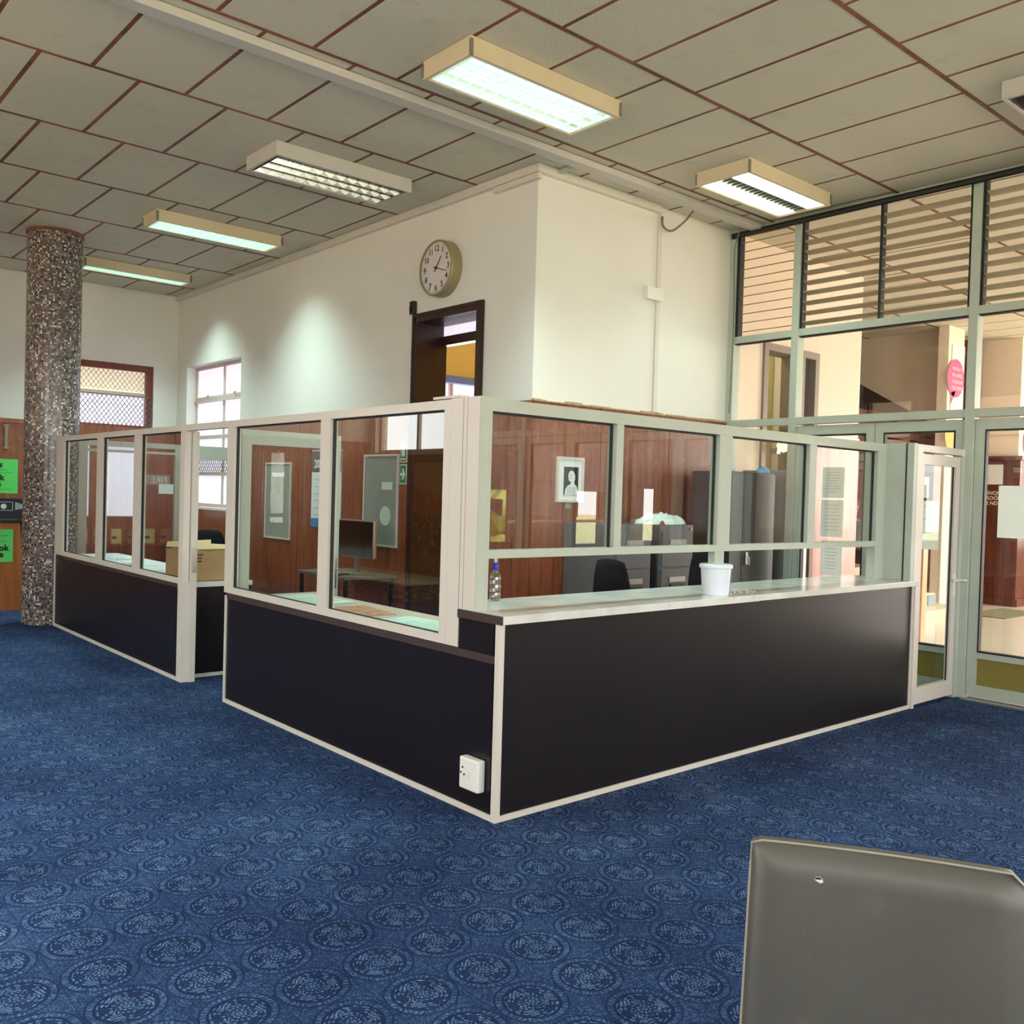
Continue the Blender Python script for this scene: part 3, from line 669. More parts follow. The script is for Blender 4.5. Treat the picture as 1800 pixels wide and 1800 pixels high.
# ================================================================= BOOTH
D0 = 0.20; LX = 4.28; MT = 1.02; TZ = 2.10
rc = thing('reception_counter', 'long black reception counter with pale marble top and light trims', 'counter', (0, 0, 0))
MB().box(0.02, 0.006, 0.03, LX, 0.05, 0.975).build('front_panel', 'black', rc)
MB().box(0.006, 0.05, 0.03, 0.05, 3.14, 0.775).build('side_panel', 'black', rc)
MB().box(0.006, 0.05, 0.775, 0.05, 0.335, 0.985).build('end_panel', 'black', rc)
MB().box(0.0, 0.03, 0.775, 0.055, 3.14, 0.815, .002).build('side_ledge', 'blacktrim', rc)
MB().box(LX - .05, 0.05, 0.0, LX, 0.5, 0.975).build('end_panel', 'black', rc)
MB().box(0.05, 0.40, 0.0, LX - .05, 0.44, 0.975).build('rear_panel', 'black', rc)
MB().box(-0.004, -0.004, 0.0, 0.03, 0.03, 0.975, .002).build('corner_trim', 'alu', rc)
MB().box(0.03, -0.002, 0.0, LX, 0.05, 0.03).build('base_trim', 'alu', rc)
MB().box(-0.002, 0.03, 0.0, 0.05, 3.17, 0.03).build('base_trim', 'alu', rc)
MB().box(LX, -0.002, 0.0, LX + 0.018, 0.05, 0.975).build('edge_trim', 'alu', rc)
MB().box(-0.002, 3.14, 0.03, 0.05, 3.17, 0.80).build('edge_trim', 'alu', rc)
MB().prism([(0, -.025, .978), (2.15, -.025, .978), (2.15, .57, .978), (.066, .57, .978), (.066, .338, .978), (0, .338, .978)], (0, 0, .042)).build('countertop', 'marble', rc)
MB().box(2.156, -0.025, 0.978, LX + 0.062, 0.57, MT, .004).build('countertop', 'marble', rc)
MB().box(-0.006, -0.022, 0.975, 0.001, 0.335, MT - 0.001).build('countertop_end', 'blacktrim', rc)

# corner post
cp = thing('corner_post', 'broad white aluminium corner post standing on the counter end', 'post', (0, .3, MT))
MB().box(0.0, 0.203, MT, 0.05, 0.335, TZ + .005).box(0.0, 0.335, 0.82, 0.05, 0.44, TZ + .005).build('side_face', 'alu', cp)
MB().box(0.002, 0.2, MT, 0.062, 0.202, TZ + .005).box(0.05, 0.202, MT, 0.062, 0.26, TZ + .005).build('front_face', 'alug', cp)
MB().box(-0.004, 0.36, TZ + 0.005, 0.06, 0.60, TZ + 0.02, .003).build('cap_strip', 'alu', cp)

MB().box(-.0008, .333, MT, .0002, .3365, TZ).box(-.0008, .300, MT, .0002, .302, TZ).build('groove', 'cable', cp)
# front glazed screen
sc = thing('glazed_screen', 'grey-green framed glass screen above the marble counter', 'glass screen', (2.1, D0, MT))
X1 = 4.19
fm = MB(); y0, y1 = D0 + 0.003, D0 + 0.075
fm.box(0.064, y0, 2.035, X1, y1, TZ); fm.box(0.064, y0, 1.283, X1, y1, 1.325)
fm.build('frame_rail', 'alug', sc)
mu = [(0.064, 0.085), (1.015, 1.075), (1.99, 2.125), (3.06, 3.15), (4.02, X1)]
MB().box(0.064, y0, MT, 0.085, y1, 2.035).build('mullion', 'alug', sc)
for a, b in mu[1:4]:
    MB().box(a, y0, 1.325, b, y1, 2.035).build('mullion', 'alug', sc)
MB().box(2.0, y0 + 0.02, MT, 2.10, y1, 1.283).build('mullion', 'alug', sc)
MB().box(4.05, y0, MT, X1, y1, 2.035).build('mullion', 'alug', sc)
for (a, b) in ((0.085, 1.015), (1.075, 1.99), (2.125, 3.06), (3.15, 4.05)):
    pane(sc, 'pane', 'glass', (a, D0 + .045, 1.325), (b, D0 + .045, 1.325), (b, D0 + .045, 2.035), (a, D0 + .045, 2.035))
    gg = MB(); gg.box(b - 0.01, D0 + .034, 1.325, b, D0 + .05, 2.035); gg.box(a, D0 + .034, 2.025, b, D0 + .05, 2.035); gg.build('gasket', 'gasket', sc)
# end post and side door at y=0
ep = thing('end_post', 'broad grey-green post at the right end of the counter', 'post', (4.24, .1, MT))
MB().box(4.19, 0.045, MT, 4.25, D0 + 0.075, 2.105).build('side_face', 'alug', ep)
MB().box(4.185, 0.035, MT, 4.25, 0.045, 2.105).build('dark_joint', 'gasket', ep)
MB().box(4.19, -0.02, MT, 4.245, 0.035, 2.105).build('front_face', 'alug', ep)
sd = thing('side_door', 'white framed glass door between counter end and glazed lobby wall', 'door', (4.7, 0.02, 0))
MB().box(LX + 0.02, -0.018, 0, LX + 0.06, 0.04, .975).box(LX - 0.03, -0.02, MT, LX + 0.06, 0.04, 2.10).build('door_post', 'alu', sd)
MB().box(LX - 0.03, -0.02, 2.045, XG - .045, 0.05, 2.10).build('door_head', 'alu', sd)
lf = MB(); a, b = LX + 0.066, 5.045
lf.box(a, -0.01, 0.025, a + .05, 0.03, 2.03); lf.box(b - 0.085, -0.01, 0.025, b, 0.03, 2.03); lf.box(a, -0.01, 0.025, b, 0.03, 0.155); lf.box(a, -0.01, 1.945, b, 0.03, 2.03); lf.build('leaf_frame', 'alu', sd)
MB().box(5.05, -.02, 0, XG - .05, .05, 2.045).build('door_post', 'alug', sd)
pane(sd, 'pane', 'glass2', (a + .05, 0.01, .155), (b - .085, 0.01, .155), (b - .085, 0.01, 1.945), (a + .05, 0.01, 1.945))
MB().box(b - 0.092, .006, .155, b - .084, .016, 1.945).build('gasket', 'gasket', sd)
hd = MB(); hd.tube([(b - .05, -0.015, 1.0), (b - .05, -0.06, 1.0), (b - .16, -0.065, 1.0)], 0.009, 8); hd.box(b - .065, -.018, .86, b - .035, -.01, 1.05, .003); hd.build('door_handle', 'white', sd)
hd = MB(); hd.tube([(b + .03, -0.025, .995), (b + .03, -0.06, .995), (b + .075, -0.065, .995)], 0.009, 8); hd.build('door_handle', 'white', sd)

# left side glazed partitions
def side_partition(name, label, ya, yb, mulls, zs=0.82):
    o = thing(name, label, 'glass screen', (0, (ya + yb) / 2, 0))
    fm = MB(); x0, x1 = 0.0, 0.055
    fm.box(x0, ya, 2.05, x1, yb, TZ); fm.box(x0, ya, zs, x1, yb, zs + 0.045); fm.build('frame_rail', 'alu', o)
    for a, b in mulls: MB().box(x0, a, zs + 0.045, x1, b, 2.05).build('mullion', 'alu', o)
    ys = [(mulls[i][1], mulls[i + 1][0]) for i in range(len(mulls) - 1)]
    for a, b in ys:
        pane(o, 'pane', 'glass_side', (0.03, a, zs + .045), (0.03, b, zs + .045), (0.03, b, 2.05), (0.03, a, 2.05))
        gg = MB(); gg.box(0.020, b - 0.01, zs + .045, 0.04, b, 2.05); gg.box(.020, a, 2.04, .04, b, 2.05); gg.box(.020, a, zs + .045, .034, b, zs + .051); gg.build('gasket', 'gasket', o)
    return o
side_partition('glazed_screen', 'white framed two-pane screen on the left side nearest the corner post', 0.44, 3.19, [(0.44, 0.50), (1.68, 1.80), (3.07, 3.19)])
p2 = side_partition('glazed_screen', 'white framed three-pane screen between the open doorway and the mosaic column', 4.0, 7.68, [(4.0, 4.09), (5.03, 5.19), (6.09, 6.25), (7.38, 7.68)], 0.80)
MB().box(0.0, 3.19, 2.05, 0.055, 4.0, TZ).build('door_head', 'alu', p2)
MB().box(0.006, 4.09, 0.03, 0.05, 7.66, 0.80).build('lower_panel', 'black', p2)
MB().box(-0.002, 4.09, 0.765, 0.05, 7.4, 0.80).build('ledge', 'blacktrim', p2)
MB().box(-0.002, 4.0, 0.0, 0.05, 7.68, 0.03).box(-.002, 7.64, .03, .05, 7.68, .80).build('base_trim', 'alu', p2)
dp = MB(); dp.box(0.0, 3.985, 0.0, 0.06, 4.09, 0.82); dp.box(0.06, 3.97, 0.0, 0.11, 4.06, 2.05); dp.build('door_post', 'alu', p2)
MB().box(.062, 3.963, .90, .10, 3.972, 1.10, .002).build('strike_plate', 'metal', p2)
# open booth door leaf
dl = thing('booth_door', 'white framed glass door standing open inside the booth', 'door', (0.05, 3.12, 0))
lf = MB(); lf.box(0.07, 3.09, 0.02, 0.15, 3.13, 2.04); lf.box(0.83, 3.09, 0.02, 0.91, 3.13, 2.04); lf.box(0.15, 3.09, 1.93, .83, 3.13, 2.04); lf.box(0.15, 3.09, .02, .83, 3.13, .14); lf.build('leaf_frame', 'alug', dl)
M_['glassleaf'] = mat_glass('glass_leaf', k=0.3, tint=(.97, .99, .98))
pane(dl, 'pane', 'glassleaf', (.15, 3.11, .14), (.83, 3.11, .14), (.83, 3.11, 1.93), (.15, 3.11, 1.93))
MB().box(.85, 3.075, .82, .89, 3.09, 1.06, .003).tube([(.87, 3.075, .98), (.87, 3.03, .98), (.77, 3.025, .98)], .008, 6).build('door_handle', 'metal', dl)
# rear partition of the booth
rp = thing('rear_partition', 'grey-green framed glass partition across the back of the booth', 'glass screen', (1.3, 7.93, 0))
fm = MB(); y0, y1 = 7.9, 7.95
fm.box(.30, y0, 2.04, 2.36, y1, 2.10); fm.box(.30, y0, 0, .40, y1, 2.04); fm.box(1.42, y0, 0, 1.52, y1, 2.04); fm.box(2.28, y0, 0, 2.36, y1, 2.04); fm.box(1.52, y0, 1.93, 2.28, y1, 2.04); fm.box(.4, y0, 1.97, 1.42, y1, 2.0); fm.box(.4, y0, .0, 1.42, y1, .12)
fm.build('frame', 'alug', rp)
pane(rp, 'pane', 'glass2', (.4, 7.92, .12), (1.42, 7.92, .12), (1.42, 7.92, 1.97), (.4, 7.92, 1.97))
MB().box(1.52, y0, 0, 2.28, y1, .7).build('lower_panel', 'black', rp)
fs = thing('glass_sign', 'frosted strip with mirrored FIRE lettering on the rear glass', 'sign', (1.2, 7.91, 1.65))
MB().box(1.02, 7.910, 1.60, 1.36, 7.916, 1.72).build('frosted_strip', plain('frosted_film', (150, 140, 136), .5), fs)
text('lettering', 'FIRE', 0.11, plain('x_film', (196, 188, 184), .5).name and 'white', fs, (1.33, 7.905, 1.62), (-1, 0, 0), (0, 0, 1))
tag(MB().box(1.22, 7.89, 1.49, 1.40, 7.905, 1.61, .003).build('door_plate', 'paper'), 'small white plate on the rear glass below the FIRE strip', 'sign')

# inner desk behind the left screens
dk = thing('side_desk', 'black fronted side desk with pale top behind the three-pane screen', 'desk', (.35, 5.8, 0))
MB().box(.06, 4.1, .76, .66, 7.6, .80, .003).build('desk_top', 'paper', dk); MB().box(.12, 4.12, 0.03, .66, 4.15, .76).build('end_panel', 'black', dk)
MB().box(.12, 4.115, 0, .66, 4.15, .03).build('base_trim', 'alu', dk); MB().box(.62, 4.15, 0, .66, 7.6, .76).build('modesty_panel', 'black', dk)
dk = thing('side_desk', 'low desk with pale green paper top behind the two-pane screen', 'desk', (.35, 1.6, 0))
MB().box(.06, .62, .77, .66, 3.0, .81, .003).build('desk_top', plain('desk_top_beige', (196, 178, 158), .5), dk); MB().box(.62, .62, 0, .66, 3.0, .77).build('modesty_panel', 'black', dk)
def sheet(name, label, cat, x, y, z, w, h, rz, mat='paper', group=None, lines=True):
    o = thing(name, label, cat, (x, y, z), rz, group)
    MB().box(-w / 2, -h / 2, 0, w / 2, h / 2, 0.0025).build('sheet', mat, o, local=True)
    if lines:
        b = MB(); random.seed(int(x * 100 + y * 10))
        n = int(h / 0.05)
        for i in range(1, n): b.box(-w * .42, -h / 2 + i * h / n, .0026, -w * .42 + w * random.uniform(.4, .84), -h / 2 + i * h / n + .008, .0032)
        b.build('print_lines', 'ink' if mat != 'papergreen' else 'board', o, local=True)
    return o
sheet('poster_sheet', 'pale green handwritten poster lying on the desk nearest the corner post', 'paper', .32, 1.15, .81, .42, .62, .1, 'papergreen')
sheet('poster_sheet', 'colourful picture sheet lying between green sheets on the side desk', 'paper', .30, 1.85, .811, .40, .5, -.15, plain('picture_print', (210, 150, 120), .4, 0, .6, 18), lines=False)
sheet('poster_sheet', 'pale green sheet at the far end of the near side desk', 'paper', .34, 2.55, .812, .44, .6, .05, 'papergreen')
for i, (x, y, rz, l) in enumerate([(.30, 5.1, .2, 'white sheet on the far side desk nearest the cardboard box'), (.33, 6.0, -.2, 'white sheet in the middle of the far side desk'), (.36, 6.8, .4, 'white sheet on the far side desk nearest the mosaic column')]):
    sheet('paper_sheet', l, 'paper', x, y, .80 + .0006 * i, .3, .42, rz)
# cardboard box
cb = thing('cardboard_box', 'open brown cardboard box on the side desk by the booth doorway', 'box', (.28, 4.38, .80))
def open_box(mb, x0, y0, x1, y1, z0, z1, t=.006):
    mb.box(x0, y0, z0, x1, y1, z0 + t); mb.box(x0, y0, z0, x0 + t, y1, z1); mb.box(x1 - t, y0, z0, x1, y1, z1); mb.box(x0, y0, z0, x1, y0 + t, z1); mb.box(x0, y1 - t, z0, x1, y1, z1)
b = MB(); open_box(b,   .07, 4.17, .47, 4.55, .806, 1.06); b.build('box_body', 'card', cb)
MB().prism([(.07, 4.17, 1.07), (.47, 4.17, 1.07), (.47, 4.24, 1.10), (.30, 4.30, 1.11), (.07, 4.30, 1.09)], (0, 0, .006)).build('flap', 'cardin', cb)
MB().prism([(.07, 4.55, 1.07), (.47, 4.55, 1.07), (.50, 4.62, 1.12), (.10, 4.60, 1.11)], (0, 0, .006)).build('flap', 'cardin', cb)
MB().prism([(.08, 4.2, 1.08), (.22, 4.28, 1.16), (.2, 4.4, 1.08)], (0, 0, .006)).build('flap', 'cardin', cb)
b = MB()
for i, (u, w_) in enumerate(((.19, .05), (.16, .07), (.19, .04))): b.box(u, 4.167, 1.02 - i * .028, u + w_, 4.17, 1.03 - i * .028)
b.build('handwriting', 'ink', cb)

# power outlet
po = thing('power_outlet', 'white wall socket box on the black panel near the front corner', 'outlet', (0, .16, .2))
MB().box(-0.045, .085, .13, .004, .235, .29, .010).build('box', 'white', po)
b = MB()
for (y, z) in ((.205, .238), (.218, .21), (.192, .205)): b.lathe([(.005, 0), (.005, .004)], (-.048, y, z), 10, 'x')
b.build('socket_hole', 'ink', po); MB().box(-.052, .15, .19, -.045, .165, .225, .002).build('switch', 'white', po)

# bucket, bottle, crumbs
bk = thing('plastic_bucket', 'white plastic bucket standing on the marble counter', 'bucket', (1.865, .11, MT))
MB().lathe([(.078, 0), (.082, .006), (.094, .16), (.094, .172)], (0, 0, 0), 36).build('body', 'bucket', bk, smooth=False, local=True)
MB().lathe([(.100, .168), (.104, .172), (.104, .188), (.098, .194), (.02, .192)], (0, 0, 0), 36).build('lid', 'bucket', bk, local=True)
b = MB()
for i in range(6): b.box(.055, -.0665 - .0012 * i, .035 + i * .016, .082 - .008 * (i % 2), -.0640 - .0012 * i + .006, .039 + i * .016)
b.build('blue_print', plain('print_blue', (90, 130, 200), .5), bk, local=True)
bt = thing('water_bottle', 'clear water bottle with blue cap beside the corner post', 'bottle', (.40, .52, MT))
MB().lathe([(.026, 0), (.032, .01), (.032, .04), (.030, .045), (.032, .05), (.032, .085), (.030, .09), (.032, .095), (.033, .12), (.028, .145), (.016, .165), (.013, .175)], (0, 0, 0), 28).build('body', 'bottle', bt, smooth=True, local=True)
MB().lathe([(.017, .172), (.018, .18), (.017, .205), (.013, .212)], (0, 0, 0), 24).build('cap', 'bottleblue', bt, local=True)
MB().lathe([(.010, .212), (.011, .225), (.008, .235)], (0, 0, 0), 20).build('spout', 'white', bt, local=True)
b = MB(); random.seed(5)
for i in range(26):
    x, y = 1.99 + random.uniform(0, .28), .12 + random.uniform(-.05, .05); r = random.uniform(.004, .010)
    b.box(x, y, MT, x + r * 1.6, y + r, MT + r * .7)
tag(b.build('loose_scraps', 'step'), 'small pale scraps scattered on the marble beside the bucket', 'scraps', kind='stuff')

# filing cabinets
def filing(x0, label, z1=1.38, w=.46):
    o = thing('filing_cabinet', label, 'filing cabinet', (x0 + w / 2, 2.1, 0), 0, 'grey filing cabinets behind the counter')
    MB().box(x0, 1.815, 0, x0 + w, 2.42, z1, .004).build('body', 'cabinet', o)
    hh = (z1 - .06) / 4
    for i in range(4):
        z = .02 + i * hh
        d = MB().box(x0 + .02, 1.80, z, x0 + w - .02, 1.816, z + hh - .015, .003).build('drawer', 'cabinet', o)
        MB().box(x0 + .12, 1.792, z + hh * .60, x0 + w - .12, 1.80, z + hh * .60 + .045).build('label_holder', 'metal', d)
        MB().box(x0 + .13, 1.785, z + hh * .45, x0 + w - .13, 1.80, z + hh * .45 + .03).build('handle', 'plastic', d)
    MB().lathe([(.012, 0), (.012, .01)], (x0 + w - .04, 1.803, z1 - .035), 12, 'y').build('lock', 'metal', o)
    return o
filing(2.78, 'grey four-drawer filing cabinet, left of the pair by the wood wall'); filing(3.36, 'grey four-drawer filing cabinet under the pale plastic bag')
cu = thing('steel_cupboard', 'tall dark grey two-door steel cupboard behind the counter', 'cupboard', (4.73, 2.05, 0))
MB().box(4.34, 1.816, 0, 5.09, 2.25, 1.89, .005).build('body', 'cabdark', cu)
for a, b_ in ((4.35, 4.55), (4.555, 5.08)):
    d = MB().box(a, 1.80, .05, b_, 1.816, 1.87, .003).build('door', 'cabdark', cu)
MB().box(4.60, 1.785, 1.0, 4.64, 1.80, 1.12, .004).tube([(4.62, 1.785, 1.08), (4.62, 1.76, 1.07), (4.62, 1.76, 1.0)], .008, 6).build('handle', 'metal', cu)
sc2 = thing('steel_locker', 'shiny bare steel locker just behind the glazed lobby wall', 'locker', (5.4, 2.0, 0))
MB().box(5.235, 1.76, 0, 5.62, 2.3, 1.93, .004).build('body', 'steel', sc2); MB().box(5.25, 1.75, .05, 5.61, 1.76, 1.9, .002).build('door', 'steel', sc2)
# bag on cabinet: crumpled sheet
def crumple(name, mat, parent, cx, cy, z, rx, ry, h, seed, n=26):
    random.seed(seed); b = MB(); g_ = []
    ph = [random.uniform(0, 6) for _ in range(8)]
    for i in range(n + 1):
        row = []
        for j in range(n + 1):
            u, v = i / n * 2 - 1, j / n * 2 - 1; rr = min(1, math.sqrt(u * u + v * v))
            a = math.atan2(v, u); e = 1 + .14 * math.sin(3 * a + ph[0]) + .07 * math.sin(7 * a + ph[1])
            k_ = max(abs(u), abs(v)); rr2 = k_; ux, vy = (u, v)
            if rr > 0: ux, vy = u * k_ / max(math.hypot(u, v), 1e-6), v * k_ / max(math.hypot(u, v), 1e-6)
            hz = h * (1 - rr2 ** 2.4) ** .6 * (.72 + .28 * math.sin(5 * u + ph[2] + 2 * math.sin(4 * v + ph[3]))) + .012 * math.sin(19 * u + 13 * v + ph[4]) * (1 - rr2) + .01 * math.sin(27 * v - 9 * u)* (1 - rr2)
            row.append(b.bm.verts.new((cx + ux * rx * e, cy + vy * ry * e, z + max(0.002, hz))))
        g_.append(row)
    for i in range(n):
        for j in range(n): b.bm.faces.new((g_[i][j], g_[i + 1][j], g_[i + 1][j + 1], g_[i][j + 1]))
    bot = [g_[i][0] for i in range(n + 1)] + [g_[n][j] for j in range(1, n + 1)] + [g_[i][n] for i in range(n - 1, -1, -1)] + [g_[0][j] for j in range(n - 1, 0, -1)]
    b.bm.faces.new([b.bm.verts.new((v.co.x, v.co.y, z)) for v in bot])
    return b.build(name, mat, parent, smooth=True)
pb = thing('plastic_bag', 'crumpled pale plastic bag lying on a grey filing cabinet', 'bag', (3.5, 2.0, 1.38)); crumple('bag_body', 'bag', pb, 3.58, 2.0, 1.381, .31, .15, .10, 4)
tag(crumple('cloth_bundle', plain('cloth_dark_red', (150, 60, 60), .9), None, 3.41, 1.84, 1.381, .035, .015, .03, 9, 12), 'small red cloth under the pale plastic bag', 'cloth')
bb = thing('blue_bag', 'small blue bundle on top of the dark steel cupboard', 'bag', (4.9, 2.0, 1.89)); crumple('bag_body', plain('bag_blue', (110, 160, 210), .6), bb, 5.0, 1.90, 1.891, .08, .07, .07, 6, 16)

# office chairs
def office_chair(label, x, y, rz, top=1.12):
    o = thing('office_chair', label, 'chair', (x, y, 0), rz, 'black office chairs in the booth')
    b = MB(); n = 12; m = 8; gr = {}
    for s_ in (0, 1):
        for i in range(n + 1):
            for j in range(m + 1):
                u = i / n * 2 - 1; v = j / m
                w = .235 * (1 - .30 * v ** 2.2); rnd = 1 - max(0, abs(u) - .6) ** 2 * .9
                z = top - .46 + .46 * (v if j < m else 1) * (1 - .07 * (abs(u)) ** 3 * (v))
                yy = .19 + .06 * u * u * -1 + .04 * v + (0.03 if s_ else -0.03) * (1 - (u * u) * .85) * (1 - abs(2 * v - 1) ** 4 * .8)
                gr[s_, i, j] = b.bm.verts.new((u * w, yy, z))
    for s_ in (0, 1):
        for i in range(n):
            for j in range(m): b.bm.faces.new((gr[s_, i, j], gr[s_, i + 1, j], gr[s_, i + 1, j + 1], gr[s_, i, j + 1]))
    for i in range(n):
        for j in (0, m): b.bm.faces.new((gr[0, i, j], gr[0, i + 1, j], gr[1, i + 1, j], gr[1, i, j]))
    for j in range(m):
        for i in (0, n): b.bm.faces.new((gr[0, i, j], gr[0, i, j + 1], gr[1, i, j + 1], gr[1, i, j]))
    b.build('backrest', 'fabric', o, smooth=True, local=True)
    MB().box(-.24, -.24, .44, .24, .22, .52, .035).build('seat', 'fabric', o, smooth=True, local=True)
    MB().tube([(0, .20, .46), (0, .27, .50), (0, .25, .74)], .02, 6).build('back_bar', 'plastic', o, local=True)
    MB().lathe([(.03, .12), (.025, .44)], (0, 0, 0), 12).build('gas_stem', 'plastic', o, local=True)
    for i in range(5):
        a = i * 2 * PI / 5 + .3
        MB().tube([(0, 0, .12), (.26 * math.cos(a), .26 * math.sin(a), .075)], [.028, .018], 6).build('leg', 'plastic', o, local=True)
        MB().lathe([(.027, -.018), (.027, .018)], (.26 * math.cos(a), .26 * math.sin(a), .028), 12, 'x').build('castor', 'plastic', o, local=True)
    return o
office_chair('black office chair nearest the water bottle, before the filing cabinets', 1.95, .90, .1, 1.17)
office_chair('black office chair behind the bucket, partly hidden by the mullion', 3.03, .90, -.15, 1.21)
office_chair('black office chair behind the cardboard box, deep in the booth', 1.42, 6.7, 0, 1.10)

# picture, notice boards, calendar, signs
def framed(name, label, cat, plane, a0, a1, z0, z1, fr_mat, in_mat, fw=.02, depth=.02):
    if plane == 'y':  # on wall y=YW-.018
        yw_ = YW - .019; o = thing(name, label, cat, ((a0 + a1) / 2, yw_, z0))
        f_ = MB(); f_.box(a0, yw_ - depth, z0, a1, yw_, z0 + fw); f_.box(a0, yw_ - depth, z1 - fw, a1, yw_, z1); f_.box(a0, yw_ - depth, z0 + fw, a0 + fw, yw_, z1 - fw); f_.box(a1 - fw, yw_ - depth, z0 + fw, a1, yw_, z1 - fw); f_.build('frame', fr_mat, o)
        MB().box(a0 + fw, yw_ - depth * .5, z0 + fw, a1 - fw, yw_ - .001, z1 - fw).build('panel', in_mat, o)
    else:
        xw_ = XC - .019; o = thing(name, label, cat, (xw_, (a0 + a1) / 2, z0))
        f_ = MB(); f_.box(xw_ - depth, a0, z0, xw_, a1, z0 + fw); f_.box(xw_ - depth, a0, z1 - fw, xw_, a1, z1); f_.box(xw_ - depth, a0, z0 + fw, xw_, a0 + fw, z1 - fw); f_.box(xw_ - depth, a1 - fw, z0 + fw, xw_, a1, z1 - fw); f_.build('frame', fr_mat, o)
        MB().box(xw_ - depth * .5, a0 + fw, z0 + fw, xw_ - .001, a1 - fw, z1 - fw).build('panel', in_mat, o)
    return o
pc = framed('framed_portrait', 'framed black and white portrait drawing on the wood wall', 'picture', 'y', 2.665, 3.0, 1.555, 1.955, 'alu', 'paper', .022, .022)
yy = YW - .032
MB().box(2.755, yy - .001, 1.62, 2.935, yy, 1.868).build('print_ground', 'ink', pc)
def blob(pts, y): return MB().prism([(x, y, z) for x, z in pts], (0, .0012, 0))
blob([(2.765, 1.622), (2.775, 1.67), (2.80, 1.70), (2.835, 1.715), (2.842, 1.735), (2.815, 1.748), (2.806, 1.79), (2.815, 1.83), (2.84, 1.85), (2.88, 1.845), (2.90, 1.80), (2.897, 1.77), (2.885, 1.745), (2.885, 1.72), (2.912, 1.70), (2.93, 1.66), (2.932, 1.622)], yy - .0022).build('print_figure', 'paper', pc)
blob([(2.80, 1.805), (2.802, 1.845), (2.83, 1.865), (2.885, 1.862), (2.915, 1.82), (2.912, 1.775), (2.893, 1.76), (2.890, 1.80), (2.868, 1.832), (2.83, 1.835)], yy - .0036).build('print_hair', 'ink', pc)
b = MB()
for (x, z, w, h) in ((2.822, 1.795, .012, .004), (2.85, 1.797, .014, .004), (2.833, 1.765, .018, .004), (2.838, 1.775, .003, .018)): b.box(x, yy - .0036, z, x + w, yy - .0024, z + h)
for i in range(5): b.box(2.80 + i * .02, yy - .0036, 1.63, 2.804 + i * .02, yy - .0024, 1.69)
b.build('print_lines', 'ink', pc)
tag(MB().box(2.79, YW - .024, 1.50, 2.86, YW - .0185, 1.545).build('caption_card', 'board'), 'small grey caption card below the framed portrait', 'card')
nb = framed('pinboard', 'grey pinboard hanging from a string, left of the wall calendar', 'notice board', 'x', 6.68, 7.35, .98, 1.915, 'alu', 'board', .02)
MB().tube([(XC - .03, 6.85, 1.91), (XC - .03, 7.0, 2.06), (XC - .03, 7.15, 1.91)], .004, 5).build('hanging_string', 'piping', nb); MB().box(XC - .033, 6.85, 1.74, XC - .03, 7.16, 1.79).build('label_strip', 'paper', nb)
nb = framed('pinboard', 'tall grey pinboard between the calendar and the green exit signs', 'notice board', 'x', 4.40, 5.05, 1.03, 1.985, 'alu', 'board', .02)
b = MB(); b.lathe([(.10, 0), (.10, .002)], (XC - .033, 4.62, 1.35), 20, 'x'); b.box(XC - .033, 4.5, 1.62, XC - .031, 4.7, 1.70); b.build('pale_print', 'papergreen', nb)
ca = thing('wall_calendar', 'tall wall calendar with grey photo header and blue foot', 'calendar', (XC - .02, 5.85, 1.17))
MB().box(XC - .028, 5.52, 1.17, XC - .019, 6.18, 2.05).build('sheet', 'paper', ca); MB().box(XC - .030, 5.52, 1.80, XC - .028, 6.18, 2.04).build('photo_header', 'calgrey', ca); MB().box(XC - .030, 5.52, 1.17, XC - .028, 6.18, 1.27).build('blue_foot', 'calblue', ca)
b = MB()
for i in range(6):
    for j in range(3): b.box(XC - .0295, 5.56 + j * .2, 1.31 + i * .08, XC - .028, 5.72 + j * .2, 1.315 + i * .08)
b.build('date_grid', 'board', ca); text('year_number', '20', .13, 'white', ca, (XC - .032, 6.12, 1.85), (0, -1, 0), (0, 0, 1), bold=.004)
def exit_sign(label, z0, z1, kind):
    o = thing('exit_sign', label, 'sign', (XC - .02, 4.31, z0))
    MB().box(XC - .026, 4.265, z0, XC - .019, 4.385, z1).build('plate', 'white', o); MB().box(XC - .028, 4.275, z0 + .01, XC - .026, 4.375, z1 - .01).build('green_field', 'signgreen', o)
    x = XC - .0285
    if kind == 'arrow':
        zc = (z0 + z1) / 2
        MB().prism([(x, 4.368, zc + .014), (x, 4.322, zc + .014), (x, 4.340, zc + .055), (x, 4.318, zc + .055), (x, 4.280, zc), (x, 4.318, zc - .055), (x, 4.340, zc - .055), (x, 4.322, zc - .014), (x, 4.368, zc - .014)], (-.0015, 0, 0)).build('arrow', 'white', o)
    else:
        MB().box(x - .0015, 4.30, z0 + .06, x, 4.35, z1 - .02).box(x - .0015, 4.28, z0 + .025, x, 4.37, z0 + .04).build('pictogram', 'white', o)
    return o
exit_sign('green and white arrow sign beside the tall doorway, lower of two', 1.68, 1.88, 'arrow'); exit_sign('green and white pictogram sign above the arrow sign', 1.90, 2.10, 'pic')
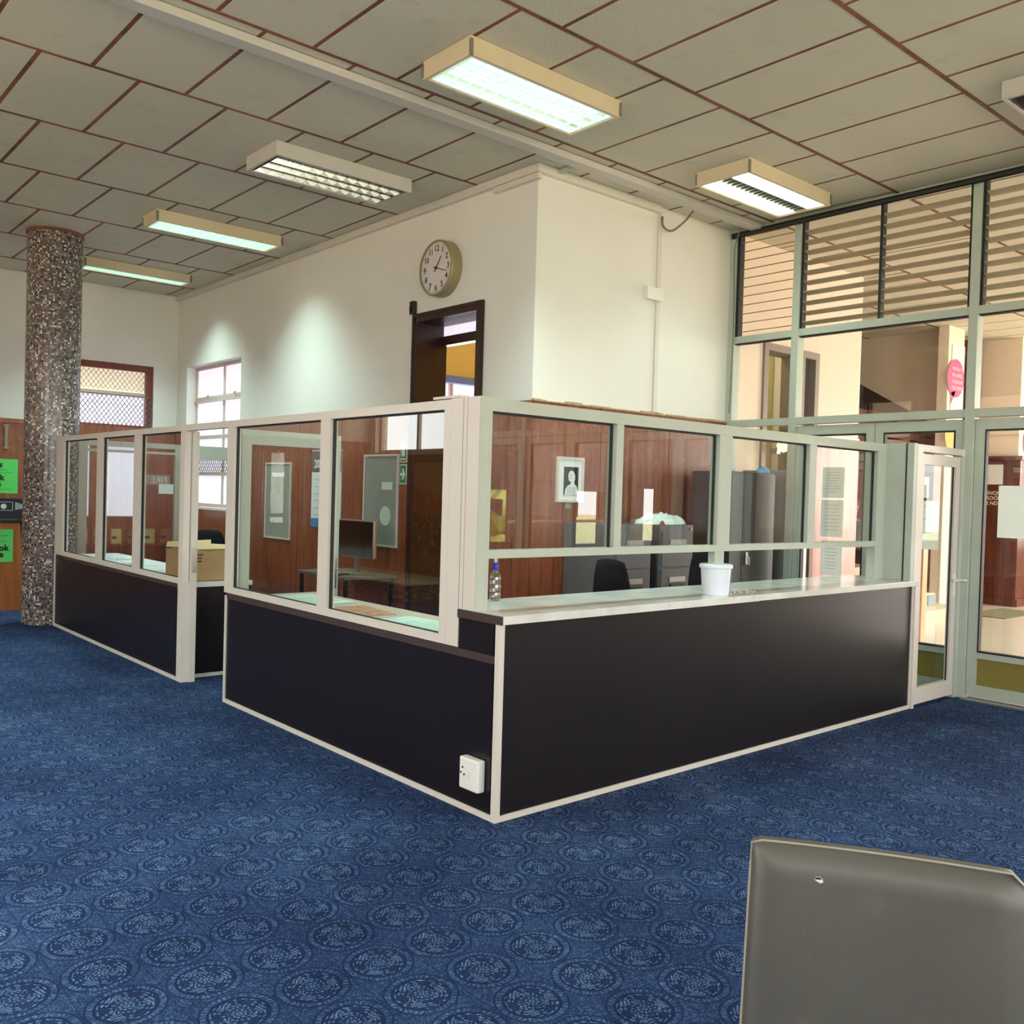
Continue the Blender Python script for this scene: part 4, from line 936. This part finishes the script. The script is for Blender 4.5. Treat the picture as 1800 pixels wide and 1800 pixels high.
# desk with computer
tb = thing('computer_table', 'grey topped table with thin black legs under the monitor', 'table', (2.05, 4.8, 0))
MB().box(1.72, 4.35, .73, 2.33, 5.3, .76, .004).build('table_top', plain('table_top_grey', (110, 104, 96), .4), tb)
for (x, y) in ((1.76, 4.39), (2.29, 4.39), (1.76, 5.26), (2.29, 5.26)): MB().box(x - .015, y - .015, 0, x + .015, y + .015, .73).build('leg', 'plastic', tb)
mo = thing('computer_monitor', 'black flat monitor with silver rim on the grey table', 'monitor', (2.02, 4.62, .76), .08)
MB().box(-.02, -.30, .17, .02, .30, .55, .006).build('housing', 'metal', mo, local=True); MB().box(-.023, -.282, .185, -.0195, .282, .535).build('screen', 'screen', mo, local=True)
MB().box(-.01, -.03, .02, .03, .03, .2).build('stand', 'metal', mo, local=True); MB().box(-.09, -.12, 0, .09, .12, .018, .004).build('base', 'metal', mo, local=True)
kb = thing('keyboard', 'black keyboard on the grey table before the monitor', 'keyboard', (1.83, 4.75, .76), .05); MB().box(-.07, -.2, 0, .07, .2, .018, .003).build('body', 'plastic', kb, local=True)
b = MB()
for i in range(4):
    for j in range(12): b.box(-.06 + i * .031, -.19 + j * .032, .018, -.036 + i * .031, -.165 + j * .032, .023)
b.build('keys', 'cable', kb, local=True)

# clock
ck = thing('wall_clock', 'round wall clock with black numerals high on the white wall', 'clock', (XC, 3.74, 3.735))
R = .265
MB().lathe([(R, 0), (R, -.11), (R - .006, -.12), (R - .022, -.122), (R - .022, -.105)], (XC, 3.74, 3.735), 56, 'x', closed=True).build('case', 'cream', ck, smooth=False)
MB().lathe([(R - .02, -.106), (R - .02, -.10)], (XC, 3.74, 3.735), 56, 'x').build('dial', 'face', ck)
xd = XC - .107
for h in range(1, 13):
    a = h * PI / 6; rr = R * .70
    text('numeral', str(h), .078, 'ink', ck, (xd - .0005, 3.74 - rr * math.sin(a), 3.735 + rr * math.cos(a) - .027), (0, -1, 0), (0, 0, 1), 'CENTER', .0012)
b = MB()
for m_ in range(60):
    a = m_ * PI / 30; r0 = R * (.85 if m_ % 5 else .83); r1 = R * .875; w_ = .0016 if m_ % 5 else .004
    c_, s_ = math.cos(a), math.sin(a)
    b.prism([(xd, 3.74 - r0 * s_ - w_ * c_, 3.735 + r0 * c_ - w_ * s_), (xd, 3.74 - r1 * s_ - w_ * c_, 3.735 + r1 * c_ - w_ * s_), (xd, 3.74 - r1 * s_ + w_ * c_, 3.735 + r1 * c_ + w_ * s_), (xd, 3.74 - r0 * s_ + w_ * c_, 3.735 + r0 * c_ + w_ * s_)], (-.001, 0, 0))
b.build('minute_marks', 'ink', ck)
def hand(name, ang, L, w_, back, off):
    a = math.radians(ang); s_, c_ = math.sin(a), math.cos(a); x = xd - off
    P = lambda r, q: (x, 3.74 - r * s_ - q * c_, 3.735 + r * c_ - q * s_)
    MB().prism([P(-back, w_), P(L, w_ * .5), P(L, -w_ * .5), P(-back, -w_)], (-.0015, 0, 0)).build(name, 'ink', ck)
hand('hour_hand', 37, .13, .007, .04, .004); hand('minute_hand', 107, .185, .005, .04, .007)
MB().lathe([(.012, 0), (.012, -.012)], (xd, 3.74, 3.735), 14, 'x').build('hub', 'ink', ck)
al = thing('alarm_sensor', 'small black box fixed above the left corner of the tall doorway', 'sensor', (XC, 4.22, 3.40)); MB().box(XC - .05, 4.19, 3.365, XC, 4.26, 3.50, .012).build('housing', 'plastic', al); MB().box(XC - .054, 4.205, 3.39, XC - .049, 4.245, 3.44).build('lens', 'screen', al)

# cable duct and junction on the right wall
cd = thing('wall_conduit', 'vertical white cable duct with a junction box on the right wall', 'conduit', (3.95, YW, 3))
MB().box(3.935, YW - .022, DZ + .02, 3.985, YW, H - .08, .003).build('duct', 'alu', cd); MB().box(3.76, YW - .06, 3.50, 3.985, YW - .0, 3.62, .004).build('junction_box', 'white', cd)
# ceiling trunking
tr = thing('ceiling_trunking', 'long pale cable trunking running across the ceiling', 'trunking', (0, 2.1, H))
MB().box(XL, 2.05, H - .06, 5.10, 2.17, H - .005, .004).build('duct', 'lightgrey', tr); MB().box(XL, 2.17, H - .022, 5.1, 2.20, H - .005).build('flange', 'lightgrey', tr)
MB().box(2.56, 2.20, H - .04, 2.60, 2.42, H - .01).build('branch_duct', 'alug', tr)
c_ = MB(); pts = [(3.97, YW - .03, H - .10), (3.95, YW - .06, H - .20), (4.02, YW - .10, H - .24), (4.10, YW - .18, H - .16), (4.16, 2.2, H - .05)]
def smooth_pts(p, n=6):
    out = []
    for i in range(len(p) - 1):
        p0 = Vector(p[max(i - 1, 0)]); p1 = Vector(p[i]); p2 = Vector(p[i + 1]); p3 = Vector(p[min(i + 2, len(p) - 1)])
        for k_ in range(n):
            t = k_ / n; out.append(.5 * ((2 * p1) + (p2 - p0) * t + (2 * p0 - 5 * p1 + 4 * p2 - p3) * t * t + (3 * p1 - p0 - 3 * p2 + p3) * t ** 3))
    out.append(Vector(p[-1])); return out
tag(c_.tube(smooth_pts(pts), .011, 8).build('hanging_cable', 'cable', smooth=True), 'grey cable loop hanging from the trunking to the wall duct', 'cable')
tag(MB().tube(smooth_pts([(5.08, 2.38, DZ + .1), (5.09, 2.37, 3.4), (5.08, 2.38, 4.15), (5.05, 2.33, 4.3), (4.95, 2.22, H - .03)]), .006, 6).build('hanging_cable', 'cable', smooth=True), 'thin cable dropping down the corner beside the glazed wall', 'cable')

# ceiling lights
def ceiling_light(label, x0, x1, y0, y1, lit=True, style='louvre', body='lightbody', power=50):
    zb = 4.295; o = thing('ceiling_light', label, 'ceiling light', ((x0 + x1) / 2, (y0 + y1) / 2, H), 0)
    h = MB(); t = .025
    h.box(x0, y0, zb, x1, y0 + t, H - .003); h.box(x0, y1 - t, zb, x1, y1, H - .003); h.box(x0, y0 + t, zb, x0 + t, y1 - t, H - .003); h.box(x1 - t, y0 + t, zb, x1, y1 - t, H - .003)
    h.box(x0 + t, y0 + t, H - .02, x1 - t, y1 - t, H - .003)
    h.build('housing', body, o)
    if body == 'lightbody': [MB().box(*q).build('end_cap', 'cable', o) for q in ((x0 - .002, y0 - .002, zb, x0 + .022, y0 + .012, H - .02), (x1 - .012, y0 - .012, zb + .01, x1 + .006, y0 + .012, H - .02), (x0 - .006, y1 - .01, zb + .01, x0 + .01, y1 + .006, H - .02))]
    xi0, xi1, yi0, yi1 = x0 + .05, x1 - .05, y0 + .04, y1 - .04
    rows = 3; cols = 11
    if style == 'louvre':
        n_t = 2 if lit else 2
        for i in range(3):
            yc = yi0 + (i + .5) * (yi1 - yi0) / 3
            if lit or i != 1:
                MB().tube([(xi0, yc, zb + .07), (xi1, yc, zb + .07)], .013, 8).build('tube', 'tube' if lit else 'tubeoff', o, smooth=True)
        lv = MB()
        for i in range(rows + 1):
            y = yi0 + i * (yi1 - yi0) / rows
            lv.prism([(xi0, y - .003, zb + .004), (xi0, y + .003, zb + .004), (xi0, y + .018, zb + .05), (xi0, y - .018, zb + .05)], (xi1 - xi0, 0, 0))
        cv = lv
        for j in range(cols + 1):
            x = xi0 + j * (xi1 - xi0) / cols
            for i in range(rows):
                ya = yi0 + i * (yi1 - yi0) / rows; yb = ya + (yi1 - yi0) / rows
                cv.prism([(x, ya + .004, zb + .004), (x, yb - .004, zb + .004), (x, yb - .018, zb + .05), (x, (ya + yb) / 2, zb + .02), (x, ya + .018, zb + .05)], (.004, 0, 0))
        cv.build('louvre', 'louvreglow' if lit else 'reflector', o)
        if lit: MB().box(x0 + t, y0 + t, H - .03, x1 - t, y1 - t, H - .021).build('glow_tray', 'traylit', o)
        else: MB().box(x0 + t, y0 + t, H - .03, x1 - t, y1 - t, H - .021).build('tray', 'reflectordark', o)
    else:
        for a, b_ in ((yi0, yi0 + (yi1 - yi0) * .36), (yi1 - (yi1 - yi0) * .36, yi1)):
            MB().box(xi0, a, zb + .004, xi1, b_, zb + .02).build('diffuser', 'tube', o)
        sl = MB()
        for j in range(18):
            x = xi0 + (j + .5) * (xi1 - xi0) / 18
            sl.prism([(x, yi0 + (yi1 - yi0) * .37, zb + .005), (x + .008, yi0 + (yi1 - yi0) * .37, zb + .005), (x + .03, yi0 + (yi1 - yi0) * .37, zb + .03), (x + .022, yi0 + (yi1 - yi0) * .37, zb + .03)], (0, (yi1 - yi0) * .26, 0))
        sl.build('slats', 'cable', o); MB().box(xi0, yi0 + (yi1 - yi0) * .36, zb + .035, xi1, yi1 - (yi1 - yi0) * .36, zb + .04).build('tray', 'lightgrey', o)
    if lit:
        a = area('lamp_light', (0, 0, zb - H - .004), (0, 0, -1), x1 - x0 - .1, y1 - y0 - .08, power, (.70, 1.0, .91), 112); a.parent = o
    return o
ceiling_light('large lit louvred ceiling light nearest the camera, beige housing', .57, 1.92, 1.10, 1.60)
ceiling_light('unlit grey louvred ceiling light, the only dark one', .51, 1.83, 3.54, 4.09, False, 'louvre', 'lightgrey')
ceiling_light('lit louvred ceiling light between the dark one and the mosaic column', .50, 1.89, 6.14, 6.53)
ceiling_light('lit louvred ceiling light farthest away, partly behind the column', .58, 1.92, 8.80, 9.08)
ceiling_light('lit ceiling light with two bright panels near the glazed wall', 3.45, 4.70, 1.08, 1.62, True, 'panels', power=14)
ceiling_light('ceiling light cut off at the right edge of the photo', 3.46, 4.75, -1.32, -.86, False, 'louvre', 'lightgrey')
for (x0, y0) in ((.57, -3.7), (-3.6, .9), (-3.6, 3.5), (-3.6, 6.1)): ceiling_light('lit louvred ceiling light outside the photo, over the open carpet', x0, x0 + 1.33, y0, y0 + .5, power=40)['group'] = 'lit lights over the open carpet'
for (x0, y0) in ((8.0, .2), (8.0, -4.0), (11.5, .2)): ceiling_light('lit ceiling light in the lobby', x0, x0 + 1.33, y0, y0 + .4, True, 'louvre', 'lightgrey', 50)['group'] = 'lit lights in the lobby'

# papers on the glazed wall
def wall_paper(label, y0, y1, z0, z1, mat='paperthin', n=8):
    o = thing('taped_notice', label, 'notice', (XG - .03, (y0 + y1) / 2, z0))
    MB().box(XG - .034, y0, z0, XG - .031, y1, z1).build('sheet', mat, o)
    b = MB(); random.seed(int(z0 * 100))
    for i in range(n):
        z = z1 - .05 - i * (z1 - z0 - .08) / n; l = (y1 - y0) * random.uniform(.2, .38); yc = (y0 + y1) / 2
        b.box(XG - .0348, yc - l, z, XG - .034, yc + l, z + .004)
    if n: b.build('print_lines', 'board', o)
    return o
wall_paper('upper of three white printed notices on the lobby doors', 1.09, 1.315, 1.665, 1.955); wall_paper('middle of three white printed notices on the lobby doors', 1.09, 1.32, 1.295, 1.645); wall_paper('lowest of three white notices on the lobby doors', 1.09, 1.31, .93, 1.26)
wall_paper('smaller white sheet above the large sheet behind the side door', .29, .45, 1.685, 1.87, n=0); wall_paper('large pale blue sheet seen through the side door', .19, .455, 1.235, 1.66, n=3)
wall_paper('large white sheet on the lobby door at the right edge', -.62, -.29, 1.37, 1.80, n=0)
# globe lamp added in the lobby, standing for a reflected bulb
gl = thing('reflected_globe', 'glowing round globe added on the lobby wall for a reflected bulb', 'lamp', (5.98, 2.38, 2.2))
MB().lathe([(.005, -.075), (.05, -.055), (.075, 0), (.05, .055), (.005, .075)], (5.98, 2.30, 2.23), 20).build('globe', 'bulb', gl, smooth=True); MB().box(5.95, 2.36, 2.14, 6.01, 2.45, 2.2).build('bracket', 'metal', gl)

# left background: green sheets, bracket, lectern, banner, books
gs = thing('green_notice', 'bright green book sale notice on the wood wall left of the column', 'notice', (.1, YB - .02, 1.42))
yb = YB - .0195
MB().box(-.20, yb - .004, 1.425, .235, yb, 1.885).build('sheet', 'green', gs)
for l, z, s_, dx in (('Book', 1.60, .105, 0), ('Sale', 1.515, .105, .02)): text('lettering', l, s_, 'ink', gs, (-.155 + dx, yb - .006, z), (1, 0, 0), (0, 0, 1), bold=.004)
b = MB(); b.box(-.1, yb - .005, 1.73, .12, yb - .004, 1.735); b.box(-.16, yb - .005, 1.70, .18, yb - .004, 1.704); b.box(-.1, yb - .005, 1.475, .17, yb - .004, 1.48); b.lathe([(.018, 0), (.018, .001)], (.03, yb - .005, 1.79), 10, 'y'); b.box(.005, yb - .005, 1.76, .06, yb - .004, 1.765); b.box(.01, yb - .005, 1.81, .05, yb - .004, 1.825); b.build('print_lines', 'ink', gs)
br = thing('wall_bracket', 'small cream wall bracket on the wood wall at the left edge', 'bracket', (.08, YB - .03, 2.1)); MB().box(.065, YB - .045, 2.02, .10, YB - .019, 2.34, .004).box(.045, YB - .04, 2.02, .12, YB - .019, 2.045, .003).box(.045, YB - .04, 2.32, .12, YB - .019, 2.345, .003).build('bracket_body', 'piping', br)
le = thing('lectern', 'orange-brown wooden lectern with a green notice at the left edge', 'lectern', (-.2, 9.3, 0))
MB().prism([(-.55, 9.2, 0), (.085, 9.2, 0), (.0, 9.2, 1.08), (-.47, 9.2, 1.08)], (0, .04, 0)).build('front_panel', 'lectern', le)
MB().prism([(.045, 9.24, 0), (.085, 9.24, 0), (.0, 9.24, 1.08), (-.04, 9.24, 1.08)], (0, .34, 0)).build('side_panel', 'lectern', le); MB().box(-.49, 9.18, 1.08, .02, 9.60, 1.115, .004).build('reading_top', 'ink', le)
gs = thing('green_notice', 'bright green notice taped to the front of the lectern', 'notice', (-.2, 9.19, .6)); MB().box(-.42, 9.194, .60, -.075, 9.199, 1.0).build('sheet', 'green', gs)
for l, z in (('Book', .74), ('Sale', .66)): text('lettering', l, .10, 'ink', gs, (-.34, 9.192, z), (1, 0, 0), (0, 0, 1), bold=.004)
MB().box(-.3, 9.192, .85, -.15, 9.194, .855).box(-.33, 9.192, .92, -.13, 9.194, .925).build('print_lines', 'ink', gs)
bn = thing('rollup_banner', 'dark navy pull-up banner with white lettering behind the lectern', 'banner', (.2, 10.2, 0))
MB().box(-.45, 10.19, .05, .60, 10.2, 1.36).build('sheet', 'banner', bn); MB().box(-.5, 10.12, 0, .63, 10.28, .06, .01).build('base', 'white', bn)
for i, l in enumerate(('RECORD ALL VISITORS DETAILS ON ENTRY', 'THE FACILITY SUPPORTS COVID-19 RULES', 'PLEASE USE THE SANITISER PROVIDED')): text('lettering', l, .052, 'papergreen', bn, (.24 + i * .075, 10.186, .22), (.09, 0, 1), (-1, 0, .09), bold=.002)
b = MB(); b.box(-.1, 10.186, 1.20, .14, 10.19, 1.205); b.box(-.1, 10.186, 1.31, .14, 10.19, 1.315); b.box(.135, 10.186, 1.2, .14, 10.19, 1.315)
for i in range(7): b.box(.17 + .018 * i, 10.186, 1.21 + .004 * i, .18 + .018 * i, 10.19, 1.31 - .006 * i)
b.lathe([(.035, 0), (.035, .002)], (.03, 10.187, 1.255), 14, 'y'); b.build('pictogram', 'papergreen', bn)
bt_ = thing('display_table', 'dark wooden display table with books against the back wall', 'table', (1.5, 10.0, 0))
MB().box(.75, 9.75, .72, 2.3, 10.3, .76, .004).build('table_top', 'redwood', bt_); MB().box(.8, 9.8, .45, 2.25, 9.83, .72).build('apron', 'redwood', bt_)
for (x, y) in ((.8, 9.8), (2.22, 9.8), (.8, 10.24), (2.22, 10.24)): MB().box(x, y, 0, x + .05, y + .05, .72).build('leg', 'redwood', bt_)
random.seed(11)
bc = [(196, 186, 140), (150, 110, 80), (206, 190, 120), (126, 80, 60), (176, 168, 120), (140, 96, 70)]; names = ['pale cream book standing nearest the column on the display table', 'brown book standing second from the column on the display table', 'cream book with dark emblem in the middle of the display table', 'dark brown book right of the emblem book on the display table', 'yellow-green book lying towards the right of the display table', 'brown book at the right end of the display table']
for i in range(6):
    o = thing('book', names[i], 'book', (.95 + i * .23, 10.0, .76), random.uniform(-.3, .3), 'books on the display table')
    b = MB(); b.box(-.075, -.012, 0, .075, .012, .20, .002); e = b.build('cover', plain(f'book_cover_{"abcdef"[i]}', bc[i], .6), o, local=True)
    MB().box(-.07, -.0125, .06, .0, -.0118, .10).build('cover_print', 'ink', o, local=True)
bl_ = thing('storage_bin', 'blue storage bin on the floor under the display table', 'bin', (1.6, 9.9, 0)); b = MB(); open_box(b, 1.35, 9.85, 1.95, 10.2, .01, .36, .01); b.build('bin_body', plain('bin_blue', (40, 70, 130), .5), bl_)

# seen in the side glass: posters and bench on the left wall
po = thing('wall_poster', 'large red and orange poster on the left wall, seen reflected in the glass', 'poster', (XL + .03, 8.5, .6)); MB().box(XL + .02, 7.55, .62, XL + .03, 8.95, 2.08).build('sheet', 'poster', po); MB().box(XL + .018, 7.52, 2.08, XL + .035, 8.98, 2.11).build('top_rail', 'ink', po)
pt = thing('platform', 'low mosaic fronted platform along the left wall', 'platform', (-4.8, 8.6, 0)); MB().box(XL + .02, 7.6, 0, -4.6, 10.35, .24).build('riser', 'mosaic', pt); MB().box(XL + .02, 7.58, .24, -4.58, 10.35, .27, .004).build('tread', 'step', pt)

# person on the steps, mostly hidden by notices
def skin_body(name, pts, edges, radii, mat, parent, root=0, sub=2):
    me = bpy.data.meshes.new(name); me.from_pydata([Vector(p) for p in pts], edges, []); o = bpy.data.objects.new(name, me); COL.objects.link(o)
    md = o.modifiers.new('skin', 'SKIN'); md.use_smooth_shade = True
    for i, r in enumerate(radii):
        me.skin_vertices[0].data[i].radius = (r, r) if not isinstance(r, tuple) else r
        me.skin_vertices[0].data[i].use_root = (i == root)
    o.modifiers.new('sub', 'SUBSURF').levels = sub; o.modifiers['sub'].render_levels = sub
    dg = bpy.context.evaluated_depsgraph_get(); dg.update(); m2 = bpy.data.meshes.new_from_object(o.evaluated_get(dg)); bpy.data.objects.remove(o)
    m2.materials.append(M_[mat]); 
    for p in m2.polygons: p.use_smooth = True
    q = bpy.data.objects.new(name, m2); COL.objects.link(q); q.parent = parent; return q
pe = thing('person', 'person in dark clothes and sandals sitting on the lobby steps', 'person', (9.62, 3.1, .37), 0)
P = [(0, .38, .50), (0, .40, .70), (0, .38, .92), (0, .36, 1.03), (0, .35, 1.10), (0, .34, 1.20), (0, .34, 1.29),      # pelvis..head
     (.09, .30, .49), (.12, -.12, .50), (.14, -.14, .10), (.15, -.17, .05), (.17, -.30, .03),
     (-.09, .30, .49), (-.12, -.12, .50), (-.13, -.14, .10), (-.13, -.17, .05), (-.14, -.30, .03),
     (.18, .37, .98), (.24, .30, .72), (.18, .06, .60), (.16, -.02, .57),
     (-.18, .37, .98), (-.24, .30, .72), (-.18, .06, .60), (-.16, -.02, .57)]
Eg = [(0, 1), (1, 2), (2, 3), (3, 4), (4, 5), (5, 6), (0, 7), (7, 8), (8, 9), (9, 10), (10, 11), (0, 12), (12, 13), (13, 14), (14, 15), (15, 16), (2, 17), (17, 18), (18, 19), (19, 20), (2, 21), (21, 22), (22, 23), (23, 24)]
Rr = [.14, .13, .14, .07, .055, .085, .07, .10, .065, .04, .04, .025, .10, .065, .04, .04, .025, .06, .042, .032, .028, .06, .042, .032, .028]
skin_body('body', P, Eg, Rr, 'skin', pe)
P2 = [(0, .38, .50), (0, .40, .70), (0, .38, .92), (.09, .30, .49), (.12, -.10, .49), (-.09, .30, .49), (-.12, -.10, .49), (.18, .37, .97), (.235, .31, .76), (-.18, .37, .97), (-.235, .31, .76), (0, .37, .99)]
skin_body('clothing', P2, [(0, 1), (1, 2), (0, 3), (3, 4), (0, 5), (5, 6), (2, 7), (7, 8), (2, 9), (9, 10), (2, 11)], [.155, .145, .15, .12, .085, .12, .085, .075, .055, .075, .055, .08], 'cloth', pe)
b = MB(); bmesh.ops.create_uvsphere(b.bm, u_segments=16, v_segments=10, radius=.105, matrix=Matrix.Translation((0, .365, 1.26))); b.build('hair', 'ink', pe, smooth=True, local=True)
for s_ in (1, -1):
    b = MB(); b.box(.15 * s_ - .05, -.34, .0, .15 * s_ + .05, -.10, .02, .008); b.box(.15 * s_ - .05, -.27, .02, .15 * s_ + .05, -.23, .065, .004); b.build('sandal', 'piping', pe, local=True)
    for f_ in range(4): pass

# ================================================================= FOREGROUND CHAIR
A = Vector((-1.249, -2.301, .9)); B_ = Vector((-.99, -2.722, .9)); U_ = (B_ - A); Wd = U_.length; U_.normalize()
Nn = Vector((-U_.y * -1, U_.x * -1, 0)); Nn = Vector((U_.y, -U_.x, 0)); Nn.normalize()   # towards the camera
fc = thing('side_chair', 'grey-brown leather chair back with piped edge in the foreground', 'chair', (-1.0, -2.4, 0))
n_u, n_v = 28, 22; b = MB(); gr = {}
def chair_pt(u, v, side):
    w = Wd / 2 + .012 * v; x = (u * 2 - 1) * w
    z = .905 - .50 * v; edge = min(1, min(u, 1 - u) / .13); ev = min(1, v / .10, (1 - v) / .1)
    th = .014 + .026 * math.sin(edge * PI / 2) ** .8 * (math.sin(ev * PI / 2) ** .8)
    x += max(0, (u - .5) * 2) ** 2 * min(v / .10, 1.0) * .05
    c = .035 * (1 - (u * 2 - 1) ** 2)      # the back curves around the sitter
    
    cc = max(0, .03 - u) / .03; z -= .006 * cc * (1 if v < .1 else 0)
    p = (A + B_) / 2 + U_ * x + Nn * (th * side - c * .4 + .03 - .04 * (1 - v)) ; return Vector((p.x, p.y, z))
for sd_ in (1, -1):
    for i in range(n_u + 1):
        for j in range(n_v + 1): gr[sd_, i, j] = b.bm.verts.new(chair_pt(i / n_u, j / n_v, sd_))
for sd_ in (1, -1):
    for i in range(n_u):
        for j in range(n_v): b.bm.faces.new((gr[sd_, i, j], gr[sd_, i + 1, j], gr[sd_, i + 1, j + 1], gr[sd_, i, j + 1]))
for i in range(n_u):
    for j in (0, n_v): b.bm.faces.new((gr[1, i, j], gr[1, i + 1, j], gr[-1, i + 1, j], gr[-1, i, j]))
for j in range(n_v):
    for i in (0, n_u): b.bm.faces.new((gr[1, i, j], gr[1, i, j + 1], gr[-1, i, j + 1], gr[-1, i, j]))
bk_ = b.build('backrest', 'leather', fc, smooth=True)
pts = [chair_pt(0, v / 12, 1) for v in range(12, -1, -1)] + [chair_pt(u / 24, 0, 1) for u in range(1, 25)] + [chair_pt(1, v / 12, 1) for v in range(1, 13)]
MB().tube(pts, .0028, 6).build('piping', 'piping', bk_, smooth=True)
c0 = chair_pt(.275, .115, 1) + Nn * .001
MB().prism([tuple(c0 + U_ * a_ + Vector((0, 0, z_))) for a_, z_ in ((-.009, 0), (-.006, .005), (.002, .006), (.008, .002), (.009, -.004), (.004, -.007), (-.003, -.004))], tuple(Nn * .0012)).build('tear_foam', 'foam', bk_)
MB().prism([tuple(c0 + Nn * .0016 + U_ * a_ + Vector((0, 0, z_))) for a_, z_ in ((-.008, .0005), (-.006, .0045), (.002, .0055), (.007, .002), (.002, .001))], tuple(Nn * .0008)).build('tear_hole', 'ink', bk_)
mid = (A + B_) / 2
def cpt(a_, n_, z): p = mid + U_ * a_ + Nn * n_; return (p.x, p.y, z)
MB().prism([cpt(-.24, .03, .41), cpt(.24, .03, .41), cpt(.24, -.42, .41), cpt(-.24, -.42, .41)], (0, 0, .08)).build('seat', 'leather', fc)
for a_ in (-.2, .2):
    MB().tube([cpt(a_, .01, .0), cpt(a_, .015, .45), cpt(a_, .0, .62)], .013, 8).build('leg', 'metal', fc); MB().tube([cpt(a_, -.40, .0), cpt(a_, -.38, .41)], .013, 8).build('leg', 'metal', fc)
